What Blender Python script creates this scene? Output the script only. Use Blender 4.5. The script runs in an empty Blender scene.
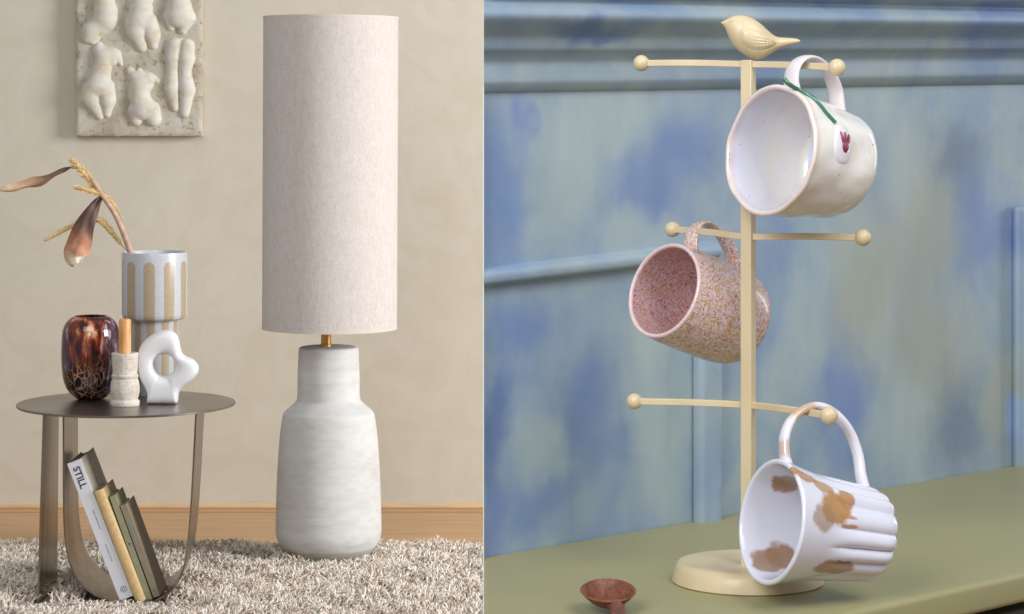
import bpy, bmesh, math, random
import numpy as np
from mathutils import Vector, Matrix, noise
PI = math.pi
C = bpy.context.scene.collection
random.seed(7)
# ------------------------------------------------------------------ camera
F, CX, CY, CH = 2450.0, 484.0, 110.0, 1.12        # focal length in px, principal point, camera height
cam = bpy.data.cameras.new('camera')
camo = bpy.data.objects.new('camera', cam); C.objects.link(camo)
camo.location = (0, 0, CH); camo.rotation_euler = (PI/2, 0, 0)
cam.sensor_width = 36; cam.lens = 36*F/1024
cam.shift_x = (512-CX)/1024; cam.shift_y = -(307-CY)/1024
cam.clip_start = .05; cam.clip_end = 60
bpy.context.scene.camera = camo

def P(px, py, D):
    return Vector(((px-CX)/F*D, D, CH-(py-CY)/F*D))

# ------------------------------------------------------------------ materials
def srgb(r, g, b):
    f = lambda c: (c/255/12.92) if c/255 <= .04045 else ((c/255+.055)/1.055)**2.4
    return (f(r), f(g), f(b), 1)

class Mat:
    def __init__(s, name, col, rough=.6, metal=0, spec=.5, coat=0, trans=0, sheen=0):
        m = s.m = bpy.data.materials.new(name); m.use_nodes = True
        s.nt = m.node_tree; s.n = s.nt.nodes; s.l = s.nt.links
        s.b = s.n['Principled BSDF']
        s.b.inputs['Base Color'].default_value = col
        s.b.inputs['Roughness'].default_value = rough
        s.b.inputs['Metallic'].default_value = metal
        s.b.inputs['Specular IOR Level'].default_value = spec
        s.b.inputs['Coat Weight'].default_value = coat
        s.b.inputs['Transmission Weight'].default_value = trans
        s.b.inputs['Sheen Weight'].default_value = sheen
        s.tc = s.n.new('ShaderNodeTexCoord')
    def node(s, t, **kw):
        n = s.n.new(t)
        for k, v in kw.items(): setattr(n, k, v)
        return n
    def coords(s, scale=(1, 1, 1), kind='Object', rot=(0, 0, 0)):
        mp = s.node('ShaderNodeMapping'); mp.inputs['Scale'].default_value = scale
        mp.inputs['Rotation'].default_value = rot
        s.l.new(s.tc.outputs[kind], mp.inputs['Vector']); return mp.outputs[0]
    def noise(s, scale, detail=3, vec=None, rough=.5, dist=0):
        n = s.node('ShaderNodeTexNoise'); n.inputs['Scale'].default_value = scale
        n.inputs['Detail'].default_value = detail; n.inputs['Roughness'].default_value = rough
        n.inputs['Distortion'].default_value = dist
        s.l.new(vec if vec is not None else s.tc.outputs['Object'], n.inputs['Vector'])
        return n.outputs['Fac']
    def ramp(s, fac, stops, interp='LINEAR'):
        r = s.node('ShaderNodeValToRGB'); cr = r.color_ramp; cr.interpolation = interp
        while len(cr.elements) < len(stops): cr.elements.new(.5)
        for e, (p, c) in zip(cr.elements, stops): e.position = p; e.color = c
        s.l.new(fac, r.inputs['Fac']); return r.outputs['Color']
    def mix(s, fac, a, b, mode='MIX'):
        m = s.node('ShaderNodeMix', data_type='RGBA', blend_type=mode)
        for sock, v in ((m.inputs[0], fac), (m.inputs[6], a), (m.inputs[7], b)):
            if hasattr(v, 'links') or hasattr(v, 'is_linked'): s.l.new(v, sock)
            else: sock.default_value = v
        return m.outputs[2]
    def math(s, op, a, b=None, c=None, clamp=False):
        m = s.node('ShaderNodeMath', operation=op); m.use_clamp = clamp
        for i, v in enumerate((a, b, c)):
            if v is None: continue
            if hasattr(v, 'is_linked'): s.l.new(v, m.inputs[i])
            else: m.inputs[i].default_value = v
        return m.outputs[0]
    def color(s, sock): s.l.new(sock, s.b.inputs['Base Color']); return s
    def bump(s, h, strength=.3, dist=.01):
        b = s.node('ShaderNodeBump'); b.inputs['Strength'].default_value = strength
        b.inputs['Distance'].default_value = dist
        s.l.new(h, b.inputs['Height']); s.l.new(b.outputs[0], s.b.inputs['Normal']); return s
    def blob(s, c, rad, vec=None, noisy=0, nscale=60, soft=(1.15, .6)):
        """soft paint patch around c (object space), radii rad; returns 0..1"""
        v = vec if vec is not None else s.tc.outputs['Object']
        sub = s.node('ShaderNodeVectorMath', operation='SUBTRACT'); s.l.new(v, sub.inputs[0]); sub.inputs[1].default_value = c
        dv = s.node('ShaderNodeVectorMath', operation='DIVIDE'); s.l.new(sub.outputs[0], dv.inputs[0]); dv.inputs[1].default_value = rad
        ln = s.node('ShaderNodeVectorMath', operation='LENGTH'); s.l.new(dv.outputs[0], ln.inputs[0])
        d = ln.outputs['Value']
        if noisy:
            n = s.noise(nscale, 3); d = s.math('ADD', d, s.math('MULTIPLY', s.math('SUBTRACT', n, .5), noisy))
        mr = s.node('ShaderNodeMapRange', interpolation_type='SMOOTHSTEP')
        s.l.new(d, mr.inputs['Value']); mr.inputs['From Min'].default_value = soft[0]; mr.inputs['From Max'].default_value = soft[1]
        return mr.outputs[0]

def simple(name, col, rough=.6, var=0, nscale=20, bump=0, bscale=200, bdist=.002, stretch=(1, 1, 1), **kw):
    M = Mat(name, col, rough, **kw)
    if var:
        n = M.noise(nscale, 4, M.coords(stretch))
        lo = tuple(c*(1-var) for c in col[:3])+(1,); hi = tuple(min(1, c*(1+var)) for c in col[:3])+(1,)
        M.color(M.ramp(n, [(.3, lo), (.7, hi)]))
    if bump: M.bump(M.noise(bscale, 3, M.coords(stretch)), bump, bdist)
    return M.m

# plaster wall
M = Mat('warm_plaster', srgb(205, 191, 170), .9, spec=.2)
a = M.noise(1.6, 6, M.coords((1, 1, 1.3)), .6, .8); b_ = M.noise(7, 5, None, .6, 1.5)
c1 = M.ramp(a, [(.3, srgb(200, 193, 176)), (.7, srgb(210, 204, 190))])
c2 = M.ramp(b_, [(.35, srgb(199, 192, 175)), (.62, srgb(212, 206, 194))])
M.color(M.mix(.45, c1, c2)); M.bump(M.noise(9, 6, None, .55, 1.2), .08, .01); plaster = M.m
# planks
M = Mat('oak_planks', srgb(200, 160, 116), .5)
n = M.noise(5, 5, M.coords((.6, 9, 3)), .6, .6)
col = M.ramp(n, [(.25, srgb(190, 148, 106)), (.6, srgb(210, 172, 130)), (.8, srgb(218, 182, 142))])
br = M.node('ShaderNodeTexBrick'); M.l.new(M.coords((1, 1, 1)), br.inputs['Vector'])
br.inputs['Scale'].default_value = 1; br.inputs['Brick Width'].default_value = 9; br.inputs['Row Height'].default_value = .62
br.inputs['Mortar Size'].default_value = .0035; br.inputs['Color1'].default_value = (1, 1, 1, 1); br.inputs['Color2'].default_value = (.9, .87, .84, 1)
br.inputs['Mortar'].default_value = (.3, .22, .16, 1)
M.color(M.mix(1.0, col, br.outputs['Color'], 'MULTIPLY')); planks = M.m
skirt_m = simple('oak_skirting', srgb(222, 190, 152), .5, .12, 8, stretch=(1, 8, 8))
white_paint = simple('white_paint', srgb(215, 222, 218), .6)

# ------------------------------------------------------------------ mesh helpers
def sharp(me, ang):
    bm = bmesh.new(); bm.from_mesh(me)
    for f in bm.faces: f.smooth = True
    for e in bm.edges:
        if len(e.link_faces) == 2 and e.calc_face_angle(0) > ang: e.smooth = False
    bm.to_mesh(me); bm.free()

def obj(name, vf, mat, parent=None, smooth=40, bevel=0, seg=3, sub=0, fix=True, angle=35):
    me = bpy.data.meshes.new(name)
    me.from_pydata([tuple(v) for v in vf[0]], [], [tuple(f) for f in vf[1]])
    if fix:
        bm = bmesh.new(); bm.from_mesh(me); bmesh.ops.remove_doubles(bm, verts=bm.verts, dist=1e-6)
        bmesh.ops.recalc_face_normals(bm, faces=bm.faces); bm.to_mesh(me); bm.free()
    if smooth: sharp(me, math.radians(smooth))
    me.materials.append(mat)
    o = bpy.data.objects.new(name, me); C.objects.link(o)
    if parent: o.parent = parent
    if bevel:
        md = o.modifiers.new('bevel', 'BEVEL'); md.width = bevel; md.segments = seg; md.limit_method = 'ANGLE'; md.angle_limit = math.radians(angle)
    if sub:
        md = o.modifiers.new('sub', 'SUBSURF'); md.levels = sub; md.render_levels = sub
    return o
def join(*vfs):
    V, Fs = [], []
    for v, f in vfs:
        k = len(V); V += [tuple(q) for q in v]; Fs += [tuple(i+k for i in g) for g in f]
    return V, Fs
def xf(vf, M): return [tuple(M @ Vector(v)) for v in vf[0]], vf[1]
def box(x0, x1, y0, y1, z0, z1):
    v = [(x, y, z) for x in (x0, x1) for y in (y0, y1) for z in (z0, z1)]
    return v, [(0, 1, 3, 2), (4, 6, 7, 5), (0, 4, 5, 1), (2, 3, 7, 6), (0, 2, 6, 4), (1, 5, 7, 3)]
def prism(poly, a, b):
    """poly: list of (u,v) ; a,b: functions mapping (u,v)->3d for both caps"""
    n = len(poly); v = [a(*p) for p in poly]+[b(*p) for p in poly]
    f = [tuple(range(n))[::-1], tuple(range(n, 2*n))]+[(i, (i+1) % n, n+(i+1) % n, n+i) for i in range(n)]
    return v, f
def lathe(prof, seg=64, fn=None, cap=True):
    """prof: (r,z) list. r=0 ends make poles"""
    v, f = [], []; rows = []
    for (r, z) in prof:
        if r < 1e-7: rows.append([len(v)]); v.append((0, 0, z)); continue
        row = []
        for k in range(seg):
            t = 2*PI*k/seg; rr = r if fn is None else r+fn(t, r, z)
            row.append(len(v)); v.append((rr*math.cos(t), rr*math.sin(t), z))
        rows.append(row)
    for a, b in zip(rows, rows[1:]):
        if len(a) == 1 and len(b) == 1: continue
        for k in range(seg):
            k2 = (k+1) % seg
            if len(a) == 1: f.append((a[0], b[k2], b[k]))
            elif len(b) == 1: f.append((a[k], a[k2], b[0]))
            else: f.append((a[k], a[k2], b[k2], b[k]))
    return v, f
def catmull(pts, n=8):
    pts = [Vector(p) for p in pts]; out = []
    for i in range(len(pts)-1):
        p0 = pts[i-1] if i else pts[0]*2-pts[1]; p1, p2 = pts[i], pts[i+1]
        p3 = pts[i+2] if i+2 < len(pts) else pts[-1]*2-pts[-2]
        for k in range(n):
            t = k/n
            out.append(.5*((2*p1)+(p2-p0)*t+(2*p0-5*p1+4*p2-p3)*t*t+(3*p1-p0-3*p2+p3)*t**3))
    out.append(pts[-1]); return out
def sweep(path, sec, up=Vector((0, 0, 1)), seg=16, square=False, caps=True):
    """sec(t)->(a,b): half width along side vector, half thickness along normal"""
    v, f = [], []; n = len(path)
    for i, p in enumerate(path):
        d = (path[min(i+1, n-1)]-path[max(i-1, 0)]).normalized()
        s = d.cross(up).normalized(); nn = s.cross(d).normalized()
        a, b = sec(i/(n-1))
        if square:
            cs = [(-a, -b), (a, -b), (a, b), (-a, b)]
        else:
            cs = [(a*math.cos(2*PI*k/seg), b*math.sin(2*PI*k/seg)) for k in range(seg)]
        for c, e in cs: v.append(tuple(p+s*c+nn*e))
    m = 4 if square else seg
    for i in range(n-1):
        for k in range(m):
            k2 = (k+1) % m; f.append((i*m+k, i*m+k2, (i+1)*m+k2, (i+1)*m+k))
    if caps: f += [tuple(range(m))[::-1], tuple(range((n-1)*m, n*m))]
    return v, f
def sphere(c, r, seg=32, ring=20, sc=(1, 1, 1)):
    prof = [(r*math.sin(PI*i/ring) if 0 < i < ring else 0, -r*math.cos(PI*i/ring)) for i in range(ring+1)]
    v, f = lathe(prof, seg); return [(c[0]+x*sc[0], c[1]+y*sc[1], c[2]+z*sc[2]) for x, y, z in v], f
def smooth_prof(pts, n=6):
    return [(max(0, p.x), p.y) for p in catmull([Vector((a, b, 0)) for a, b in pts], n)]
def empty(name, loc, label=None, cat=None, group=None):
    o = bpy.data.objects.new(name, None); C.objects.link(o); o.location = loc; o.empty_display_size = .02
    if label: tag(o, label, cat, group)
    return o
def tag(o, label, cat, group=None):
    o['label'] = label; o['category'] = cat
    if group: o['group'] = group
    return o
def struct(name, vf, m, **k):
    o = obj(name, vf, m, **k); o['kind'] = 'structure'; return o
def rel(vf, o):
    """world coords -> local to an unrotated empty"""
    l = o.location; return [tuple(Vector(v)-l) for v in vf[0]], vf[1]

# =================================================================== LEFT ROOM
WY = 6.9
struct('floor', box(-3.4, 3.4, -1.2, 7.1, -.05, 0), planks, smooth=0)
struct('wall_back', box(-3.4, 3.4, WY, 7.1, 0, 2.7), plaster, smooth=0)
struct('baseboard_back', box(-3.4, 3.4, WY-.012, WY, 0, .014), skirt_m, smooth=0, bevel=.003)
# ---------------------------------------------------------------- floor lamp
LD = 6.05; kx = LD/F
lampx = (328.6-CX)*kx
RUGZ = .014
lamp = empty('floor_lamp', (lampx, LD, RUGZ), 'tall floor lamp with white ceramic bottle base and linen drum shade on the rug', 'lamp')
zz = lambda py: CH-(py-CY)*kx-RUGZ
M = Mat('chalky_ceramic', srgb(214, 212, 205), .72)
n = M.noise(5, 4, M.coords((.6, .6, 6)), .6, .4)
n2 = M.noise(30, 3, M.coords((1, 1, 2.5)))
col = M.mix(.35, M.ramp(n, [(.3, srgb(194, 194, 191)), (.65, srgb(212, 213, 214))]), M.ramp(n2, [(.35, srgb(184, 182, 174)), (.6, srgb(206, 206, 206))]))
sx = M.node('ShaderNodeSeparateXYZ'); M.l.new(M.tc.outputs['Object'], sx.inputs[0])
gz = M.ramp(M.math('MULTIPLY', M.math('ADD', sx.outputs[2], M.math('MULTIPLY', n, .006)), 12), [(.36, srgb(228, 224, 210)), (.44, (1, 1, 1, 1))])
M.color(M.mix(1, col, gz, 'MULTIPLY'))
wv = M.noise(40, 2, M.coords((.25, .25, 6))); M.bump(wv, .14, .003); ceram = M.m
prof = smooth_prof([(30, 352), (31, 375), (31.3, 396), (33.5, 402), (43, 410.5), (46, 416), (48.6, 435), (50.6, 460), (51.8, 485), (52.6, 515), (52.8, 531), (51.5, 538)], 6)
prof = [(0, 346.5), (26, 346.5), (28.6, 347.2), (29.8, 348.8)]+prof+[(48.5, 544), (43.5, 552), (39, 556.2), (36, 557.3), (0, 557.3)]
lp = [(r*kx, (max(0.0, zz(y)))) for r, y in prof]
lp = [(r, z) for r, z in lp]
obj('base', lathe(lp, 96), ceram, lamp, smooth=50)
M = Mat('linen_shade', srgb(224, 216, 208), .95, sheen=.2, spec=.1)
w1 = M.node('ShaderNodeTexWave', wave_type='BANDS', bands_direction='Z'); w1.inputs['Scale'].default_value = 190; w1.inputs['Distortion'].default_value = 1.5
M.l.new(M.tc.outputs['Object'], w1.inputs['Vector'])
cl = M.noise(300, 3, M.coords((1, 1, .5))); cl2 = M.noise(90, 3, M.coords((1, 1, .35)))
M.color(M.mix(.35, M.ramp(cl, [(.3, srgb(190, 182, 176)), (.7, srgb(212, 207, 205))]), M.ramp(cl2, [(.35, srgb(194, 186, 180)), (.65, srgb(210, 205, 203))])))
M.bump(M.math('ADD', cl, M.math('MULTIPLY', w1.outputs['Fac'], .4)), .35, .0015); linen = M.m
zt, zb = zz(16.9), zz(328.3); R_ = 67.4*kx
sp = [(R_, zb), (R_, zt), (R_-.0022, zt), (R_-.0022, zb), (R_, zb)]
shade = obj('shade', lathe(sp, 128), linen, lamp, smooth=30)
shade.location.x = 0; shade.rotation_euler.y = math.radians(.25)
brass = simple('brushed_brass', srgb(214, 168, 100), .35, metal=1)
rim = lambda z: lathe([(R_-.0024, z-.003), (R_+.0006, z-.003), (R_+.0006, z+.003), (R_-.0024, z+.003), (R_-.0024, z-.003)], 96)
hem = simple('linen_hem', srgb(205, 194, 184), .9)
r1 = obj('rim', rim(zb+.003), hem, shade); r2 = obj('rim', rim(zt-.003), hem, shade)
st = [(0, zz(347)), (.0145, zz(347)), (.0145, zz(344)), (.0128, zz(343.5)), (.0128, zz(322)), (.008, zz(321)), (.008, zz(290)), (0, zz(290))]
neck = obj('neck', lathe(st, 40), brass, lamp, smooth=30); neck.location.x = -.006
wire = simple('wire_metal', srgb(150, 140, 120), .4, metal=1)
sv = []
for k in range(3):
    a = 2*PI*k/3+.4
    sv.append(sweep([Vector((0, 0, zz(300))), Vector((R_*.99*math.cos(a), R_*.99*math.sin(a), zb+.02))], lambda t: (.0018, .0018), seg=8))
obj('shade_spider', join(*sv), wire, lamp)
glass_w = simple('opal_glass', srgb(235, 235, 230), .3)
obj('bulb', xf(lathe(smooth_prof([(0, .12), (.02, .113), (.03, .09), (.028, .07), (.016, .045), (.0135, .02), (.0135, 0)])+[(0, 0)], 32), Matrix.Translation((0, 0, zz(290)))), glass_w, lamp)

# ---------------------------------------------------------------- rug
rug = empty('shag_rug', (-.75, 5.6, 0), 'cream and grey-brown shaggy long-pile rug lying on the wooden floor', 'rug')
RX0, RX1, RY0, RY1 = -2.2, .42, 4.7, 6.2
back = simple('rug_backing', srgb(150, 138, 124), .95)
obj('backing', rel(box(RX0, RX1, RY0, RY1, 0, .012), rug), back, rug, smooth=0)
def rug_pile():
    rng = np.random.default_rng(3)
    x0, x1, y0, y1 = -1.62, .36, 5.05, RY1
    sp = .0125; xs = np.arange(x0, x1, sp); ys = np.arange(y0, y1, sp)
    gx, gy = np.meshgrid(xs, ys); gx = gx.ravel(); gy = gy.ravel()
    gx = gx+rng.uniform(-.005, .005, gx.size); gy = gy+rng.uniform(-.005, .005, gy.size)
    per = 3; bx = np.repeat(gx, per)+rng.normal(0, .002, gx.size*per); by = np.repeat(gy, per)+rng.normal(0, .002, gx.size*per)
    n = bx.size
    # tuft lean: shared with a smooth field plus per tuft noise
    def field(x, y, s):
        return np.sin(x*23+s+2.1*np.sin(y*31+s*2))+np.sin(y*27+s*3+1.7*np.sin(x*37))
    ta = np.repeat(rng.uniform(0, 2*PI, gx.size), per)
    lx = .010*field(bx, by, 1.)+.013*np.cos(ta)+rng.normal(0, .006, n)
    ly = .009*field(bx, by, 4.)+.013*np.sin(ta)-.004+rng.normal(0, .006, n)
    L = rng.uniform(.026, .044, n)*(1+.13*field(bx, by, 7.))
    w = rng.uniform(.0022, .0036, n)
    # keep strands out of the lamp base and away from the table's feet: push their tops outward
    def push(cx, cy, r):
        nonlocal lx, ly, L
        dx, dy = bx-cx, by-cy; d = np.hypot(dx, dy)+1e-6; k = (d < r+.02) & (d > r-.004)
        lx = np.where(k, dx/d*.012, lx); ly = np.where(k, dy/d*.012, ly)
        return d < r-.004
    kill = push(lampx, LD, .112)
    kill |= (bx > -.99) & (bx < -.64) & (by > 5.492) & (by < 5.755) & ((np.abs(bx+.81) < .092))
    kill |= (bx > -1.013) & (bx < -.975) & (by > 5.47) & (by < 5.84)
    lowz = (bx > -1.06) & (bx < -.60) & (by > 5.36) & (by < 5.50); L = np.where(lowz, L*.55, L)
    keep = ~kill
    bx, by, lx, ly, L, w = [q[keep] for q in (bx, by, lx, ly, L, w)]; n = bx.size
    seg = 4; curl = rng.uniform(-.5, .5, n); ca = rng.uniform(0, 2*PI, n)
    verts = np.zeros((n, (seg)*3+1, 3))
    for i in range(seg+1):
        t = i/seg
        hx = lx*t**1.6+.004*np.sin(t*4+ca)*t; hy = ly*t**1.6+.004*np.cos(t*4+ca)*t
        hz = .008+L*(t-.28*t*t)*np.clip(1.1-18*np.hypot(lx, ly)*t*.35, .45, 1.1)
        px, py = bx+hx, by+hy
        if i < seg:
            rr = w*(1-.25*t)
            for k in range(3):
                a = ca+k*2*PI/3
                verts[:, i*3+k, 0] = px+rr*np.cos(a); verts[:, i*3+k, 1] = py+rr*np.sin(a); verts[:, i*3+k, 2] = hz
        else:
            verts[:, seg*3, 0] = px; verts[:, seg*3, 1] = py; verts[:, seg*3, 2] = hz
    nv = seg*3+1
    quads = []
    for i in range(seg-1):
        for k in range(3): quads.append((i*3+k, i*3+(k+1) % 3, (i+1)*3+(k+1) % 3, (i+1)*3+k))
    tris = [((seg-1)*3+k, (seg-1)*3+(k+1) % 3, seg*3) for k in range(3)]
    off = (np.arange(n)*nv)[:, None, None]
    Q = (np.array(quads)[None]+off).reshape(-1, 4); T = (np.array(tris)[None]+off).reshape(-1, 3)
    me = bpy.data.meshes.new('pile'); V = verts.reshape(-1, 3)-np.array(rug.location)
    me.vertices.add(len(V)); me.vertices.foreach_set('co', V.astype(np.float32).ravel())
    nl = Q.size+T.size; me.loops.add(nl); me.polygons.add(len(Q)+len(T))
    me.loops.foreach_set('vertex_index', np.concatenate([Q.ravel(), T.ravel()]).astype(np.int32))
    ls = np.concatenate([np.arange(len(Q))*4, Q.size+np.arange(len(T))*3]).astype(np.int32)
    me.polygons.foreach_set('loop_start', ls); me.update(calc_edges=True)
    me.polygons.foreach_set('use_smooth', np.ones(len(me.polygons), bool))
    at = me.attributes.new('strand', 'FLOAT', 'POINT')
    at.data.foreach_set('value', np.repeat(rng.uniform(0, 1, n), nv).astype(np.float32))
    return me
M = Mat('wool_pile', srgb(214, 205, 192), .9, sheen=.3, spec=.15)
an = M.node('ShaderNodeAttribute', attribute_name='strand')
M.color(M.ramp(an.outputs['Fac'], [(0, srgb(184, 160, 138)), (.2, srgb(222, 206, 188)), (.6, srgb(244, 234, 222)), (1, srgb(252, 248, 242))]))
pile = bpy.data.objects.new('pile', rug_pile()); C.objects.link(pile); pile.data.materials.append(M.m); pile.parent = rug; pile['kind'] = 'stuff'

# ---------------------------------------------------------------- side table
M = Mat('brushed_steel', srgb(150, 138, 126), .33, metal=1)
n = M.noise(60, 3, M.coords((1, 1, .04))); M.color(M.ramp(n, [(.3, srgb(128, 116, 105)), (.7, srgb(168, 155, 142))])); M.bump(n, .06, .001); steel = M.m
M = Mat('dark_steel', srgb(104, 98, 94), .32, metal=1)
n = M.noise(9, 4); M.color(M.ramp(n, [(.3, srgb(136, 128, 122)), (.7, srgb(158, 150, 144))])); dsteel = M.m
TZ = .444; TD = 5.66; tx = (126.5-CX)/F*TD
table = empty('side_table', (tx, TD, RUGZ), 'round dark steel side table with bent band legs on the rug', 'table')
Rt = 108.6/F*TD
top = obj('tabletop', xf(lathe([(0, 0), (Rt-.0008, 0), (Rt, .0008), (Rt, .0042), (Rt-.0008, .005), (0, .005)], 128), Matrix.Translation((0, 0, TZ-.005-RUGZ))), dsteel, table, smooth=30)
BF, BB = 5.50, 5.745    # front / back of the bent band
upts = [(62.5, 409.5), (62.6, 450), (62.8, 500), (64, 535), (68.5, 562), (79, 583), (97, 597), (120, 604), (143, 605.3), (161, 599), (175.6, 587), (184.5, 568), (188.6, 545), (191.5, 512), (194, 470), (197, 409.5)]
uw = catmull([Vector((P(a, b, BF).x, 0, P(a, b, BF).z)) for a, b in upts], 5)
for p in uw: p.z = min(max(p.z, RUGZ+.0005), TZ-.006)
def band(path, th, y0, y1):
    v, f = [], []; n = len(path)
    for i, p in enumerate(path):
        d = (path[min(i+1, n-1)]-path[max(i-1, 0)]).normalized(); nn = Vector((d.z, 0, -d.x))
        for y in (y0, y1):
            for s in (0, th): v.append((p.x-nn.x*s-(.010 if y == y1 else 0), y, p.z-nn.z*s))
    for i in range(n-1):
        a, b = i*4, (i+1)*4
        f += [(a, a+1, b+1, b), (a+2, b+2, b+3, a+3), (a, b, b+2, a+2), (a+1, a+3, b+3, b+1)]
    f += [(0, 2, 3, 1), ((n-1)*4, (n-1)*4+1, (n-1)*4+3, (n-1)*4+2)]
    return v, f
ub = obj('curved_leg', rel(band(uw, .004, BF, BB), table), steel, table, smooth=35)
# flat leg with folded foot
pf = [P(42.8, 409.5, BF), P(37, 601, BF)]
leg = [Vector((pf[0].x, 0, TZ-.006)), Vector((pf[1].x, 0, RUGZ+.001))]
v = [(leg[0].x, BF, leg[0].z), (leg[1].x, BF, leg[1].z), (leg[1].x-.010, BB+.05, leg[1].z), (leg[0].x-.010, BB-.0, leg[0].z)]
v2 = [(x+.004, y, z) for x, y, z in v]
obj('flat_leg', rel((v+v2, [(0, 1, 2, 3), (7, 6, 5, 4), (0, 4, 5, 1), (1, 5, 6, 2), (2, 6, 7, 3), (3, 7, 4, 0)]), table), steel, table, smooth=20)
fx = leg[1].x+.004
fv = [(fx, BF+.002, RUGZ+.001), (fx+.016, BB+.0, RUGZ+.001), (fx-.010, BB+.05, RUGZ+.001), (fx, BF+.002, RUGZ+.004), (fx+.016, BB+.0, RUGZ+.004), (fx-.010, BB+.05, RUGZ+.004)]
obj('foot_plate', rel((fv, [(0, 2, 1), (3, 4, 5), (0, 1, 4, 3), (1, 2, 5, 4), (2, 0, 3, 5)]), table), steel, table, smooth=20)

# ---------------------------------------------------------------- books
def paper(name, col): return simple(name, srgb(*col), .8, .06, 30)
page = paper('page_edges', (205, 198, 180)); 
M = Mat('page_block', srgb(208, 200, 182), .9)
pw = M.node('ShaderNodeTexNoise'); pw.inputs['Scale'].default_value = 400; M.l.new(M.coords((1, .02, .02)), pw.inputs['Vector'])
M.color(M.ramp(pw.outputs['Fac'], [(.35, srgb(160, 150, 130)), (.65, srgb(218, 212, 196))])); page = M.m
def book(name, tl, bl, width, depth, y, cols, label, group, rounded=False, extra=None, wb=None):
    """tl, bl: pixel top-left / bottom-left of the spine (front face) at depth y; width: spine px"""
    a, b = P(*tl, y), P(*bl, y)
    L = (a-b).length; up = (a-b).normalized(); side = Vector((up.z, 0, -up.x))
    w = width/F*y
    o = empty(name, b, label, 'book', group)
    o.rotation_euler = (0, math.atan2(up.x, up.z), 0)     # local z along the spine, x to the right
    cov = cols; t = .0028; hinge = .0
    # cover: spine + two boards
    if rounded:
        n = 10; sp = []
        for i in range(n+1):
            q = PI*i/n; sp.append((w/2-w/2*math.cos(q), -.006*math.sin(q)))
        outer = sp; inner = [(w-t, t), (t, t)]
        poly = outer+inner
        spine = prism(poly, lambda u, v: (u, v, 0), lambda u, v: (u, v, L))
    else: spine = box(0, w, 0, t, 0, L)
    obj('spine', spine, cov[0], o, smooth=30, bevel=.0006)
    for x0 in (0, w-t): obj('cover', box(x0, x0+t, t, depth, 0, L), cov[1], o, smooth=30, bevel=.0006)
    obj('pages', box(t, w-t, t, depth-.004, .004, L-.004), page, o, smooth=0)
    return o, w, L
white_c = simple('white_card', srgb(222, 224, 232), .55); grey_c = simple('grey_cloth_card', srgb(178, 172, 158), .7, .15, 25)
tan_c = simple('tan_cloth', srgb(214, 184, 132), .8, .12, 120, bump=.2); tan2 = simple('tan_cover', srgb(186, 168, 126), .8, .1, 60)
green_c = simple('sage_cloth', srgb(150, 150, 122), .8, .1, 90, bump=.15); green2 = simple('sage_cover', srgb(150, 152, 124), .8, .1, 90)
brown_c = simple('taupe_cloth', srgb(146, 134, 114), .8, .1, 90, bump=.15); brown2 = simple('taupe_cover', srgb(160, 144, 124), .75, .1, 60)
grp = 'books leaning in the table band'
BY = 5.512
def on_band(px):   # height of the band's inner face at a given front pixel column
    x = P(px, 600, BF).x; best = min(uw, key=lambda p: abs(p.x-x)+(10 if p.z > .2 else 0)); return best.z+.0045
bk1, w1_, L1 = book('book', (66.9, 464), (119.8, 601), 14.2, .19, BY, (white_c, grey_c), 'white book with black spine title, largest and leftmost of the leaning books', grp)
bk2, w2_, L2 = book('book', (93.6, 492), (136, 603), 10.6, .14, BY, (tan_c, tan2), 'golden tan book with rounded cloth spine, second from left in the leaning row', grp, rounded=True)
bk3, w3_, L3 = book('book', (109.3, 497), (146.6, 601), 6.0, .12, BY+.004, (green_c, green2), 'thin sage green book with small dark dot on spine, between tan and taupe books', grp)
bk4, w4_, L4 = book('book', (120, 506), (153.6, 598), 6.8, .12, BY+.004, (brown_c, brown2), 'thin taupe brown book, shortest and rightmost of the leaning books', grp)
for b in (bk3, bk4): b.location.z += 0
ink = simple('dark_ink', srgb(60, 62, 70), .7); ink2 = simple('grey_ink', srgb(150, 152, 162), .7); gdot = simple('green_ink', srgb(40, 74, 44), .6)
def textmesh(s, size, mat, parent, name, xyz, th=.0002, bold=0):
    cu = bpy.data.curves.new(name, 'FONT'); cu.body = s; cu.size = size; cu.extrude = th; cu.offset = bold; cu.align_x = 'LEFT'; cu.align_y = 'CENTER'; cu.resolution_u = 3
    tmp = bpy.data.objects.new('t', cu); C.objects.link(tmp)
    dg = bpy.context.evaluated_depsgraph_get(); me = bpy.data.meshes.new_from_object(tmp.evaluated_get(dg)); bpy.data.objects.remove(tmp)
    me.materials.clear(); me.materials.append(mat)
    o = bpy.data.objects.new(name, me); C.objects.link(o); o.parent = parent; o.location = xyz
    # text x axis runs down the spine (-z), its up points to +x, facing -y
    o.rotation_euler = Matrix(((0, 1, 0), (0, 0, -1), (-1, 0, 0))).to_euler()
    return o
textmesh('STILL', .0225, ink, bk1, 'title', (w1_*.50, -.0002, L1-.013), .0003, .0005)
def dashes(x, z0, n, step, hgt, mat, parent, name='small_print', seed=1):
    r = random.Random(seed); vf = []
    z = z0
    for k in range(n):
        l = step*r.uniform(.5, .85); vf.append(box(x-hgt/2, x+hgt/2, -.0004, .0002, z-l, z)); z -= step
    return obj(name, join(*vf), mat, parent, smooth=0)
dashes(w1_*.55, L1-.118, 11, .0042, .003, ink2, bk1, seed=2)
dashes(w1_*.5, L1-.20, 10, .0042, .003, ink2, bk1, seed=3)
dashes(w4_*.5, L4-.035, 16, .0042, .0024, ink2, bk4, seed=5)
ring = lathe([(.0062, -.0002), (.0072, -.0002), (.0072, .0003), (.0062, .0003), (.0062, -.0002)], 32)
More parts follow.
